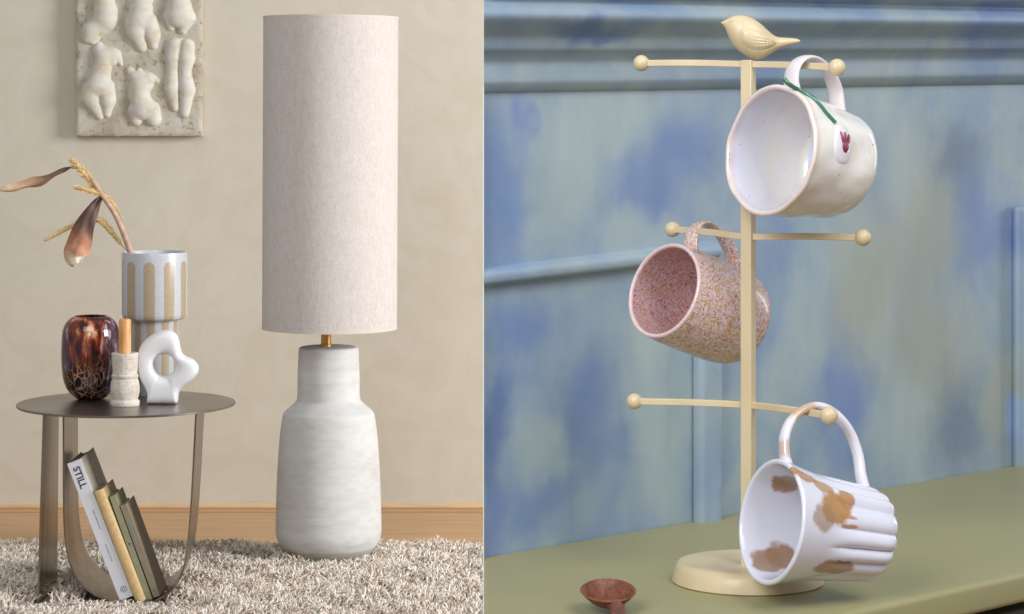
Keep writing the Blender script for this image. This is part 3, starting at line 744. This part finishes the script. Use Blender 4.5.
sa, sb = unW(1011, 300)[0], unW(1060, 300)[0]; zt_ = unW(1012, 206)[1]
struct('trim_4', wquad([(sa, CZ-.009), (sb, CZ-.009), (sb, zt_), (sa, zt_)], -.001, .010), paint, smooth=30, bevel=.006, seg=5)
struct('trim_6', wquad([(sb-.001, zt_-.016), (SE, zt_-.016), (SE, zt_), (sb-.001, zt_)], -.001, .0098), paint, smooth=30, bevel=.005, seg=5)
# big cornice moulding
rows = smooth_rows([(a, b, o*.8) for a, b, o in [(93, 74, 0), (90, 70, .006), (84, 64, .012), (80, 60, .0135), (72, 54, .014), (63, 47, .015), (56, 41, .021), (50, 37, .027), (44, 32, .030), (38, 26, .034), (30, 20, .043), (20, 14, .052), (13, 9, .052), (6, 5, .046), (1, 1, .038), (-3, -3, .040), (-9, -9, .055), (-18, -18, .058), (-26, -26, .056)]], 4)
wprofile('trim_5', [(93.5, 74.5, -.001)]+rows+[(-27, -27, -.001)], 0, SE)

# worktop (long shelf) and its cabinet
M = Mat('sage_gloss_paint', srgb(150, 150, 110), .42)
n = M.noise(4, 3, None, .5, .5); M.color(M.ramp(n, [(.3, srgb(152, 148, 108)), (.7, srgb(162, 156, 112))])); M.bump(M.noise(25, 3), .04, .003); sage = M.m
fe = .342     # depth of the shelf
nf = fe
def slabpoly(o0, o1, s1, zlo, zhi):
    return prism([(sl(o0)+.0, o0), (s1, o0), (s1, o1), (sl(o1), o1)], lambda s, o: W(s, zlo, o), lambda s, o: W(s, zhi, o))
rr = .005
wprof = [(.001, CZ-.024), (.001, CZ)]+[(fe-rr+rr*math.sin(q), CZ-rr+rr*math.cos(q)) for q in [PI/2*k/6 for k in range(7)]]+[(fe-rr+rr*math.cos(q), CZ-.024+rr-rr*math.sin(q)) for q in [PI/2*k/6 for k in range(7)]]
wt = obj('worktop', prism(wprof, lambda o, z: W(sl(o), z, o), lambda o, z: W(1.9, z, o)), sage, smooth=40)
tag(wt, 'long olive green painted worktop running along the blue panelled wall', 'worktop')
cab_m = simple('dark_olive_paint', srgb(92, 94, 84), .6, .08, 6)
cab = empty('base_cabinet', (0, 0, 0), 'dark painted base cabinet under the olive green worktop', 'cabinet')
obj('carcass', slabpoly(.002, fe-.05, 1.86, .0, CZ-.0245), cab_m, cab, smooth=0)
for k in range(3):
    a = .2+k*.55; b = a+.53
    q = lambda s0, s1, z0, z1, o0, o1: prism([(s0, z0), (s1, z0), (s1, z1), (s0, z1)], lambda s, z: W(s, z, o0), lambda s, z: W(s, z, o1))
    d = obj('door', join(q(a, b, .06, CZ-.04, fe-.0499, fe-.034), q(a+.06, b-.06, .12, CZ-.1, fe-.0341, fe-.029)), cab_m, cab, smooth=20, bevel=.002)
    kn = W((a+b)/2+.2, .6, fe-.018)
    obj('knob', sphere(kn, .012, 20, 12), brass, d)

struct('trim_1', join(box(-.0008, 0, 1.99, 2.06, 0, 1.75), box(-.0007, 0, 1.53, 1.99, CZ-.024, CZ)), white_paint, smooth=0)

# ---------------------------------------------------------------- mug tree
SDp = 1.9; k_ = SDp/F
cream = Mat('cream_lacquer', srgb(222, 204, 166), .42, coat=.1)
n = cream.noise(30, 3, cream.coords((1, 1, .3))); cream.color(cream.ramp(n, [(.3, srgb(208, 188, 150)), (.7, srgb(221, 203, 167))])); cream = cream.m
sxp = (748.3-CX)*k_
tree = empty('mug_tree', (sxp, SDp, CZ), 'cream painted mug tree with three arms and a bird on top, standing on the worktop', 'mug stand')
bx_ = (747.8-748.3)*k_
rb = 75.6*k_; hb = .0158
bp = [(0, 0), (rb-.001, 0), (rb, .001), (rb-.0005, .004), (rb-.0022, .011), (rb-.0045, .0148), (rb-.007, hb), (rb-.012, hb), (0, hb-.0028)]
base_o = obj('base', lathe(bp, 96), cream, tree, smooth=50); base_o.location.x = bx_
pt = CH-(60-CY)*k_-CZ
pole = obj('pole', box(-.0046, .0046, -.0046, .0046, hb-.004, pt), cream, tree, smooth=20, bevel=.0007); pole.rotation_euler.z = math.radians(-32)
def arm(left, mid, right, rl, rr, th=.0023):
    """each: (px,py,D)"""
    a, b, c = P(*left), P(*mid), P(*right)
    path = catmull([a, a.lerp(b, .5)+Vector((0, 0, .0006)), b, b.lerp(c, .5)+Vector((0, 0, .0006)), c], 8)
    o = obj('arm', rel(sweep(path, lambda t: (th, th*1.08), square=True), tree), cream, tree, smooth=30, bevel=.0005)
    for q, r in ((a, rl), (c, rr)):
        obj('knob', rel(sphere(q, r, 32, 20), tree), cream, o)
    return o
arm((641.3, 63.2, 1.925), (748.5, 64.3, 1.9), (837, 67.5, 1.848), .0064, .0066)
arm((672.5, 229.3, 1.97), (748.5, 236.6, 1.9), (863, 237.6, 1.878), .0063, .0064)
arm((634.3, 401.2, 1.923), (748.5, 405, 1.9), (829, 415.5, 1.823), .0062, .0067)
# bird
secs = [(721, 22.4, 22.9, .3), (724, 20.6, 26, 2.2), (727, 19, 32.5, 5.5), (730, 17.3, 39.5, 9), (734, 15.8, 46, 12.5), (740, 15, 52, 15.5), (747, 16.2, 56.5, 17.3), (754, 19, 59.4, 17.6), (761, 24, 59, 16), (767, 29.6, 56.5, 13), (773, 34.6, 52.4, 9.5), (778, 37, 49.6, 7.2), (785, 37.6, 47, 6), (792, 38, 45, 5), (797, 38.8, 43.8, 3.8), (800, 40.3, 42.3, 1.6)]
cs = catmull([Vector((a, (b+c)/2, (c-b)/2)) for a, b, c, d in secs], 5); ws_ = catmull([Vector((d, 0, 0)) for a, b, c, d in secs], 5)
def bird_body():
    V, Fc = [], []; seg = 32
    for c, w in zip(cs, ws_):
        for k in range(seg):
            t = 2*PI*k/seg; wy = w.x*math.cos(t); hz_ = c.z*math.sin(t)
            p = P(c.x, c.y-hz_, SDp); V.append((p.x, SDp+wy*k_, p.z))
    n = len(cs)
    for i in range(n-1):
        for k in range(seg): k2 = (k+1) % seg; Fc.append((i*seg+k, i*seg+k2, (i+1)*seg+k2, (i+1)*seg+k))
    Fc += [tuple(range(seg))[::-1], tuple(range((n-1)*seg, n*seg))]
    return V, Fc
bird = obj('bird_finial', rel(bird_body(), tree), cream, tree, smooth=70)
def body_hw(px, py):
    best = min(range(len(cs)), key=lambda i: abs(cs[i].x-px)); c = cs[best]; w = ws_[best].x
    q = max(-1, min(1, (py-c.y)/max(c.z, .1))); return w*math.sqrt(1-q*q)
for sgn in (-1, 1):
    V, Fc = [], []; nu, nv = 44, 22
    for i in range(nu+1):
        for j in range(nv+1):
            u = i/nu; q = -1+2*j/nv
            # teardrop wing from shoulder (738,35) to tip (775,46)
            cxw = 737+39*u; cyw = 34.5+8.5*u+2*math.sin(PI*u); hw = 10.5*math.sin(PI*min(1, (.07+u*.93)**.75))**.8+.01
            if u >= 1: hw = .05
            x, y = cxw, cyw+q*hw
            edge = (1-abs(q)**3)*min(1, u*8)*min(1, (1-u)*7+.05)
            gro = .35*abs(math.sin((q*3.1+1.2*u)*PI))*min(1, max(0, (u-.25)*3))
            off = body_hw(x, y)+edge*(1.9+gro*3.0)-.15
            V.append((P(x, y, SDp).x, SDp+sgn*off*k_, P(x, y, SDp).z))
    Fc = [(i*(nv+1)+j, i*(nv+1)+j+1, (i+1)*(nv+1)+j+1, (i+1)*(nv+1)+j) for i in range(nu) for j in range(nv)]
    obj('wing', rel((V, Fc), tree), cream, bird, smooth=50)
    ex, ey = 731.5, 21.5
    yy = SDp+sgn*(body_hw(ex, ey)-.2)*k_
    e = obj('eye', rel(xf(lathe([(.0006, 0), (.0012, .0004), (.0018, 0), (.0012, -.0004), (.0006, 0)], 20), Matrix.Translation((P(ex, ey, SDp).x, yy, P(ex, ey, SDp).z)) @ Matrix.Rotation(PI/2, 4, 'X')), tree), cream, bird)
    obj('pupil', rel(sphere((P(ex, ey, SDp).x, yy, P(ex, ey, SDp).z), .0007, 12, 8), tree), cream, e)

# ---------------------------------------------------------------- mugs
def mug_frame(px, py, D, alpha, dx, dy, theta, H, roll=0):
    ray = Vector(((px-CX)/F, 1, -(py-CY)/F)).normalized(); r = Vector((ray.y, -ray.x, 0)).normalized(); u = r.cross(ray)
    a_, th = math.radians(alpha), math.radians(theta); l = math.hypot(dx, dy); dx, dy = dx/l, dy/l
    img = r*dx+u*dy; ax = img*math.sin(a_)-ray*math.cos(a_); maj = r*dy-u*dx
    if maj.dot(u) < 0: maj = -maj
    w = img*math.cos(a_)+ray*math.sin(a_); h = (maj*math.cos(th)+w*math.sin(th)).normalized()
    y = ax.cross(h); o = P(px, py, D)-ax*H
    m = Matrix((h, y, ax)).transposed().to_4x4(); m.translation = o; return m
def mug_body(outer, wall, seg=128, fn=None, floor=.006):
    """outer (r,z) from foot to rim; inner skin follows it"""
    pts = smooth_prof(outer, 6); H = pts[-1][1]; rw = wall/2
    rimr, rimz = pts[-1]
    lip = [(rimr-rw+rw*math.cos(q), rimz+rw*math.sin(q)) for q in [PI*k/8 for k in range(1, 8)]]
    inner = [(r-wall, z) for r, z in pts if z > floor+.004][::-1]
    last = inner[-1][0]; inner += [(last*.93, floor+.002), (last*.75, floor), (0, floor)]
    no = len(pts)
    V, Fc = lathe([(0, .0012), (pts[0][0]*.82, .0012), (pts[0][0]*.86, 0)]+pts+lip, seg, fn)
    V2, F2 = lathe([lip[-1]]+inner, seg)
    if fn:   # join the skins: recompute the lip ring identically
        V2, F2 = lathe([lip[-1]]+inner, seg, lambda t, r, z: fn(t, r, z)*max(0, 1-(H-z)/.006) if z > H-.006 else 0)
    return join((V, Fc), (V2, F2))
def handle(pts, a, b, taper=None):
    path = catmull([Vector((x, y, z)) for x, y, z in pts], 8)
    return sweep(path, lambda t: (a(t), b(t)), up=Vector((0, 1, 0)), seg=20)
# up=Y: side vector lies in the loop plane (thickness a), normal along Y (width b)

# --- mug one : white with a flower
H1 = .0765
F1 = lambda t, r, z: (.0024*noise.noise(Vector((math.cos(t)*1.6, math.sin(t)*1.6, z*22)))+.0014*noise.noise(Vector((math.cos(t)*3+5, math.sin(t)*3, z*50))))*min(1, z/.01)*(1 if z < H1-.004 else .6)
M = Mat('white_glaze', srgb(224, 220, 222), .16, coat=.4)
sx = M.node('ShaderNodeSeparateXYZ'); M.l.new(M.tc.outputs['Object'], sx.inputs[0])
n = M.noise(45, 4); n2 = M.noise(20, 3, None, .5, 1)
rad = M.math('SQRT', M.math('ADD', M.math('POWER', sx.outputs[0], 2), M.math('POWER', sx.outputs[1], 2)))
outside = M.ramp(n2, [(.3, srgb(228, 218, 216)), (.5, srgb(238, 234, 228)), (.75, srgb(234, 228, 208))])
rimm = M.ramp(M.math('ADD', M.math('SUBTRACT', sx.outputs[2], H1-.004), M.math('MULTIPLY', n, .003)), [(.001, (0, 0, 0, 1)), (.0035, (1, 1, 1, 1)), ])
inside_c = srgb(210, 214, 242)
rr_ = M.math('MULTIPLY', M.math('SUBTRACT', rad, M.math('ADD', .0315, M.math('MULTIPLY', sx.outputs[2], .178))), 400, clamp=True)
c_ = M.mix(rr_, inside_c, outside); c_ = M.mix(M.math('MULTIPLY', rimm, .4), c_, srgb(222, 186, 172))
sp = M.ramp(M.noise(420, 1), [(.22, srgb(90, 80, 90)), (.235, (1, 1, 1, 1))])
M.color(M.mix(.8, c_, sp, 'MULTIPLY')); g1 = M.m
mug1 = empty('mug', (0, 0, 0), 'white ceramic mug with red flower and green stem hanging from the top arm', 'mug')
mug1.matrix_world = mug_frame(771, 150.2, 1.842, 48.5, -132, 25, 8, H1)
R = 66.8/F*1.842
OUT1 = [(.0330, 0), (.0375, .002), (.0408, .008), (.0432, .022), (.0455, .042), (.0478, .060), (R-.0004, H1-.002), (R, H1)]
obj('body', mug_body(OUT1, .0042, fn=F1), g1, mug1, smooth=70)
M = Mat('lilac_white_glaze', srgb(222, 214, 220), .18, coat=.4)
n = M.noise(30, 3); sx = M.node('ShaderNodeSeparateXYZ'); M.l.new(M.tc.outputs['Object'], sx.inputs[0])
e_ = M.math('MULTIPLY', M.math('SUBTRACT', .024, M.math('ADD', sx.outputs[2], M.math('MULTIPLY', n, .012))), 70, clamp=True)
M.color(M.mix(M.math('MULTIPLY', e_, .6), srgb(224, 214, 216), srgb(186, 150, 120))); g1h = M.m
def r_out(OUT, z):
    for (r0, z0), (r1, z1) in zip(OUT, OUT[1:]):
        if z0 <= z <= z1: return r0+(r1-r0)*(z-z0)/(z1-z0)
    return OUT[-1][0]
hp1 = [(R-.0035, 0, H1-.0165), (R+.006, 0, H1-.0135), (R+.0165, 0, H1-.0155), (R+.0240, 0, H1-.024), (R+.0250, 0, H1-.036), (R+.0180, 0, H1-.0495), (R+.006, 0, H1-.0590), (r_out(OUT1, .012)-.002, 0, .0125)]
obj('handle', handle(hp1, lambda t: .0026+.0006*math.cos(2*PI*t), lambda t: .0088-.0018*math.sin(PI*t)), g1h, mug1, smooth=70)
green = simple('green_glaze', srgb(62, 118, 92), .25, .2, 60, coat=.3)
def on1(t, z, lift=0):
    t = math.radians(t); r = r_out(OUT1, z)+F1(t, r_out(OUT1, z), z)+lift; return Vector((r*math.cos(t), r*math.sin(t), z))
def find1(px, py):
    mw = mug1.matrix_world; inv = mw.inverted(); o = inv @ Vector((0, 0, CH)); d = (inv.to_3x3() @ (P(px, py, 1)-Vector((0, 0, CH)))).normalized()
    for q in np.arange(1.6, 2.1, .0004):
        p = o+d*q
        if 0 <= p.z <= H1 and math.hypot(p.x, p.y) <= r_out(OUT1, p.z): return math.degrees(math.atan2(p.y, p.x)), p.z
    return 0, H1/2
tz = [find1(*q) for q in [(797, 91), (806, 96), (815, 104), (824, 113), (834, 124)]]
mloc = lambda px, py, D: mug1.matrix_world.inverted() @ P(px, py, D)
stem = [mloc(784, 79, 1.828), mloc(789, 84, 1.826)]+[on1(t, z, .0010) for t, z in tz]
obj('flower_stem', sweep(catmull(stem, 6), lambda t: (.0021-.0006*t, .0013), up=Vector((0, 0, 1)), seg=10), green, mug1)
petal = simple('white_petal_glaze', srgb(232, 228, 234), .15, coat=.4)
maroon = simple('maroon_glaze', srgb(140, 62, 84), .35, .25, 260)
def patch(tc, zc, rt, rz, lift, tilt=0, n=24, m=10, wob_=0, shape=None):
    V, Fc = [], []; ca, sa_ = math.cos(tilt), math.sin(tilt)
    for j in range(m+1):
        q = j/m
        for i in range(n):
            a = 2*PI*i/n; s = (shape(a) if shape else 1)*q
            x, y = rt*s*math.cos(a), rz*s*math.sin(a); x, y = x*ca-y*sa_, x*sa_+y*ca
            tt = tc+math.degrees(x/.046); V.append(on1(tt, zc+y, lift*math.sqrt(max(0, 1-q*q))-.0003))
    for j in range(m):
        for i in range(n): i2 = (i+1) % n; Fc.append((j*n+i, j*n+i2, (j+1)*n+i2, (j+1)*n+i))
    return V, Fc
FT, FZ = find1(843, 144)
fl = obj('flower', patch(FT, FZ, .0170, .0118, .0022, 0, shape=lambda a: 1+.08*math.cos(3*a)), petal, mug1, smooth=80)
obj('flower_heart', join(patch(FT-2, FZ-.0008, .0058, .0052, .0042, 0), patch(FT+5, FZ-.0008, .0062, .0014, .0040, 0), patch(FT+4, FZ+.0032, .0058, .0015, .0040, .25), patch(FT+4, FZ-.0046, .0058, .0015, .0040, -.25)), maroon, fl, smooth=80)

# --- mug two : speckled pink
H2 = .090
M = Mat('speckled_glaze', srgb(190, 150, 150), .3, coat=.25)
sx = M.node('ShaderNodeSeparateXYZ'); M.l.new(M.tc.outputs['Object'], sx.inputs[0])
v = M.coords((1, 1, 1)); n = M.noise(360, 3, v, .65, .8); n2 = M.noise(340, 3, M.coords((1, 1, 1), rot=(1, 2, 3)), .6, .6)
c_ = M.ramp(n, [(.40, srgb(196, 142, 76)), (.46, srgb(218, 176, 130)), (.51, srgb(240, 230, 228)), (.57, srgb(200, 146, 156)), (.63, srgb(158, 98, 134))])
c_ = M.mix(M.ramp(n2, [(.55, (0, 0, 0, 1)), (.60, (1, 1, 1, 1))]), c_, srgb(222, 212, 226))
rad = M.math('SQRT', M.math('ADD', M.math('POWER', sx.outputs[0], 2), M.math('POWER', sx.outputs[1], 2)))
ins = M.math('MULTIPLY', M.math('SUBTRACT', .0378, rad), 900, clamp=True)
c_ = M.mix(M.math('MULTIPLY', ins, .22), c_, srgb(186, 108, 140))
M.color(M.mix(M.math('MULTIPLY', M.math('MULTIPLY', M.math('SUBTRACT', sx.outputs[2], H2-.001), 900, clamp=True), .7), c_, srgb(226, 204, 206))); g2 = M.m
mug2 = empty('mug', (0, 0, 0), 'pink and tan speckled mug hanging from the middle arm, behind the pole', 'mug')
mug2.matrix_world = mug_frame(664.4, 290.6, 1.917, 47.5, -.93, .368, 20, H2)
R2_ = 49.2/F*1.917
OUT2 = [(.0270, 0), (.0315, .001), (.0362, .006), (.0388, .016), (.0398, .032), (.0398, .055), (.0394, .075), (R2_, H2-.002), (R2_, H2)]
obj('body', mug_body(OUT2, .0034), g2, mug2, smooth=70)
hp2 = [(R2_-.003, 0, H2-.0245), (R2_+.008, 0, H2-.0215), (R2_+.0205, 0, H2-.024), (R2_+.0270, 0, H2-.033), (R2_+.0262, 0, H2-.046), (R2_+.022, 0, H2-.058), (R2_+.012, 0, H2-.069), (R2_-.001, 0, H2-.076)]
obj('handle', handle(hp2, lambda t: .0020, lambda t: .0082-.0014*math.sin(PI*t)), g2, mug2, smooth=70)

# --- mug three : fluted with brown glaze
H3 = .089
def F3(t, r, z):
    k = max(0, min(1, (.066-z)/.030)); k = k*k*(3-2*k); w = 15
    ph = t*w/1.0+3.4*noise.noise(Vector((math.cos(t)*1.3, math.sin(t)*1.3, 7)))
    g = abs(math.sin(ph/2))**.6
    return .0040*(g-.62)*k*(1+.5*noise.noise(Vector((math.cos(t)*2, math.sin(t)*2, 3))))*(1 if z > .004 else .75)
M = Mat('brown_splashed_glaze', srgb(226, 224, 230), .14, coat=.5)
n = M.noise(60, 3, None, .5, .5)
cur = M.mix(n, srgb(226, 224, 236), srgb(220, 220, 234))
M3m = mug_frame(772.4, 521.8, 1.80, 59.3, -.994, .113, 12, H3)
def loc3(px, py, inside=False):
    """glaze patch position in the mug's own space, from where the photo shows it on the surface"""
    o = P(px, py, 1)-Vector((0, 0, CH)); o = o.normalized(); c0 = Vector((0, 0, CH)); inv = M3m.inverted(); oo = inv @ c0; dd = (inv.to_3x3() @ o).normalized()
    best = None
    for q in np.arange(1.6, 2.0, .0005):
        p = oo+dd*q; r = math.hypot(p.x, p.y); ro = r_out(OUT3, p.z) if 0 <= p.z <= H3 else None
        if ro is None: continue
        if inside:
            if r < ro-.004: best = p
            elif best is not None: return best
        elif r <= ro: return p
    return best or Vector((0, 0, H3/2))
R3 = 63/F*1.80
OUT3 = [(.0275, 0), (.0315, .0015), (.0335, .008), (.0348, .022), (.0365, .040), (.0392, .058), (.0425, .074), (R3-.0006, H3-.002), (R3, H3)]
brownc = srgb(176, 128, 72); lightb = srgb(160, 124, 92)
for (px, py, a, b, inside, c, am) in [(836, 508, .0135, .0150, 0, brownc, .95), (824, 518, .011, .012, 0, lightb, .75), (846, 500, .009, .008, 0, brownc, .9), (806, 477, .006, .011, 0, brownc, .9), (796, 470, .005, .008, 0, brownc, .9),
        (822, 486, .006, .012, 0, brownc, .8), (833, 567, .008, .019, 0, lightb, .9), (795, 556, .003, .003, 0, brownc, .8), (850, 527, .002, .010, 0, brownc, .8), (846, 517, .002, .010, 0, brownc, .8),
        (786, 483, .011, .011, 1, lightb, .95), (782, 558, .014, .007, 1, lightb, .95), (768, 562, .014, .006, 1, lightb, .9)]:
    L_ = loc3(px, py, bool(inside)); f = M.blob(tuple(L_), (a, a, b) if not inside else (a, a, a), noisy=.9, nscale=110, soft=(1.1, .75))
    cur = M.mix(M.math('MULTIPLY', f, am), cur, c)
M.color(cur); g3 = M.m
mug3 = empty('mug', (0, 0, 0), 'white fluted mug with brown glaze splashes hanging from the lowest arm', 'mug')
mug3.matrix_world = M3m
obj('body', mug_body(OUT3, .0042, fn=F3, seg=256), g3, mug3, smooth=70)
M = Mat('handle_glaze', srgb(226, 224, 230), .14, coat=.5)
sx = M.node('ShaderNodeSeparateXYZ'); M.l.new(M.tc.outputs['Object'], sx.inputs[0]); n = M.noise(70, 3)
f1 = M.blob((R3+.040, 0, H3-.024), (.013, .02, .016), noisy=.9, nscale=120); f2 = M.blob((R3+.009, 0, H3-.011), (.008, .02, .012), noisy=.6, nscale=120)
c_ = M.mix(M.math('MULTIPLY', f1, .8), srgb(226, 222, 230), srgb(196, 156, 112)); c_ = M.mix(M.math('MULTIPLY', f2, .7), c_, srgb(190, 160, 136)); M.color(c_)
hp3 = [(R3-.004, 0, H3-.0125), (R3+.006, 0, H3-.0100), (R3+.020, 0, H3-.0105), (R3+.033, 0, H3-.017), (R3+.0425, 0, H3-.029), (R3+.0455, 0, H3-.042), (R3+.0405, 0, H3-.056), (R3+.029, 0, H3-.0675), (R3+.013, 0, H3-.0745), (R3-.002, 0, H3-.0770), (r_out(OUT3, .009)-.001, 0, .0085)]
obj('handle', handle(hp3, lambda t: .0040-.0006*math.sin(PI*t), lambda t: .0058-.0008*math.sin(PI*t)), M.m, mug3, smooth=70)

# ---------------------------------------------------------------- wooden spoon
M = Mat('red_brown_wood', srgb(120, 66, 44), .5)
n = M.noise(30, 4, M.coords((6, 1, 6)), .6, .8); M.color(M.ramp(n, [(.3, srgb(84, 42, 28)), (.5, srgb(116, 66, 46)), (.72, srgb(142, 86, 62))])); wood = M.m
spn = empty('wooden_spoon', P(609, 602, 1.775), 'small dark red-brown wooden spoon lying on the green worktop', 'spoon')
spn.location.z = CZ
def spoon_bowl():
    V, Fc = [], []; n, m = 48, 12; a, b = .0188, .022; dep = .011; th = .0022
    for sgn in (0, 1):
        for j in range(m+1):
            q = j/m
            for i in range(n):
                t = 2*PI*i/n; x, y = a*q*math.cos(t), b*q*math.sin(t)
                z = -dep*(1-q**2.2)
                if sgn: V.append((x*(1+.0), y, z-.001))
                else: V.append((x*1.09, y*1.07, z*1.0-th*(1-.6*q)-.001))
    N = (m+1)*n
    for sgn in (0, 1):
        for j in range(m):
            for i in range(n):
                i2 = (i+1) % n; q = (sgn*N+j*n+i, sgn*N+j*n+i2, sgn*N+(j+1)*n+i2, sgn*N+(j+1)*n+i); Fc.append(q)
    for i in range(n): i2 = (i+1) % n; Fc.append((m*n+i, m*n+i2, N+m*n+i2, N+m*n+i))
    return V, Fc
mt = Matrix.Translation((0, .010, .0175)) @ Matrix.Rotation(math.radians(10), 4, 'X')
obj('bowl', xf(spoon_bowl(), mt), wood, spn, smooth=60)
hpath = catmull([Vector((.004, -.004, .0085)), Vector((.005, -.014, .0080)), Vector((.005, -.04, .0062)), Vector((.005, -.075, .0052)), Vector((.004, -.10, .0052))], 6)
obj('handle', sweep(hpath, lambda t: (.0075-.002*math.sin(PI*min(1, t*1.4)), .0042), seg=16), wood, spn, smooth=60)

# =================================================================== lights
def area(name, loc, target, sx, sy, power, col=(1, 1, 1), spread=180):
    l = bpy.data.lights.new(name, 'AREA'); l.shape = 'RECTANGLE'; l.size = sx; l.size_y = sy; l.energy = power; l.color = col; l.spread = math.radians(spread)
    o = bpy.data.objects.new(name, l); C.objects.link(o); o.location = loc
    o.rotation_euler = (Vector(target)-Vector(loc)).to_track_quat('-Z', 'Y').to_euler(); return o
area('window_light', (4.2, 4.35, 1.9), (-.6, 6.3, .8), 1.6, 1.8, 108, (1, .99, .985), 110)
area('room_fill_light', (-1.0, 3.2, 2.6), (-.7, 6.2, .4), 2.2, 1.6, 18, (1, .985, .96), 130)  # soft fill added to lift the left room, not a fixture
area('shelf_window_light', (-.6, .45, 1.85), (.28, 2.0, .95), .8, .8, 6.8, (.95, .975, 1), 90)
area('shelf_top_light', (.95, .9, 2.3), (.35, 2.0, .85), 1.0, 1.0, 8.0, (.95, .975, 1), 110)
w = bpy.data.worlds.new('world'); bpy.context.scene.world = w; w.use_nodes = True
bg = w.node_tree.nodes['Background']; bg.inputs[0].default_value = (.95, .97, 1, 1); bg.inputs[1].default_value = .34
vs = bpy.context.scene.view_settings; vs.view_transform = 'Standard'; vs.look = 'None'; vs.gamma = 1; vs.exposure = 0; vs.use_curve_mapping = False
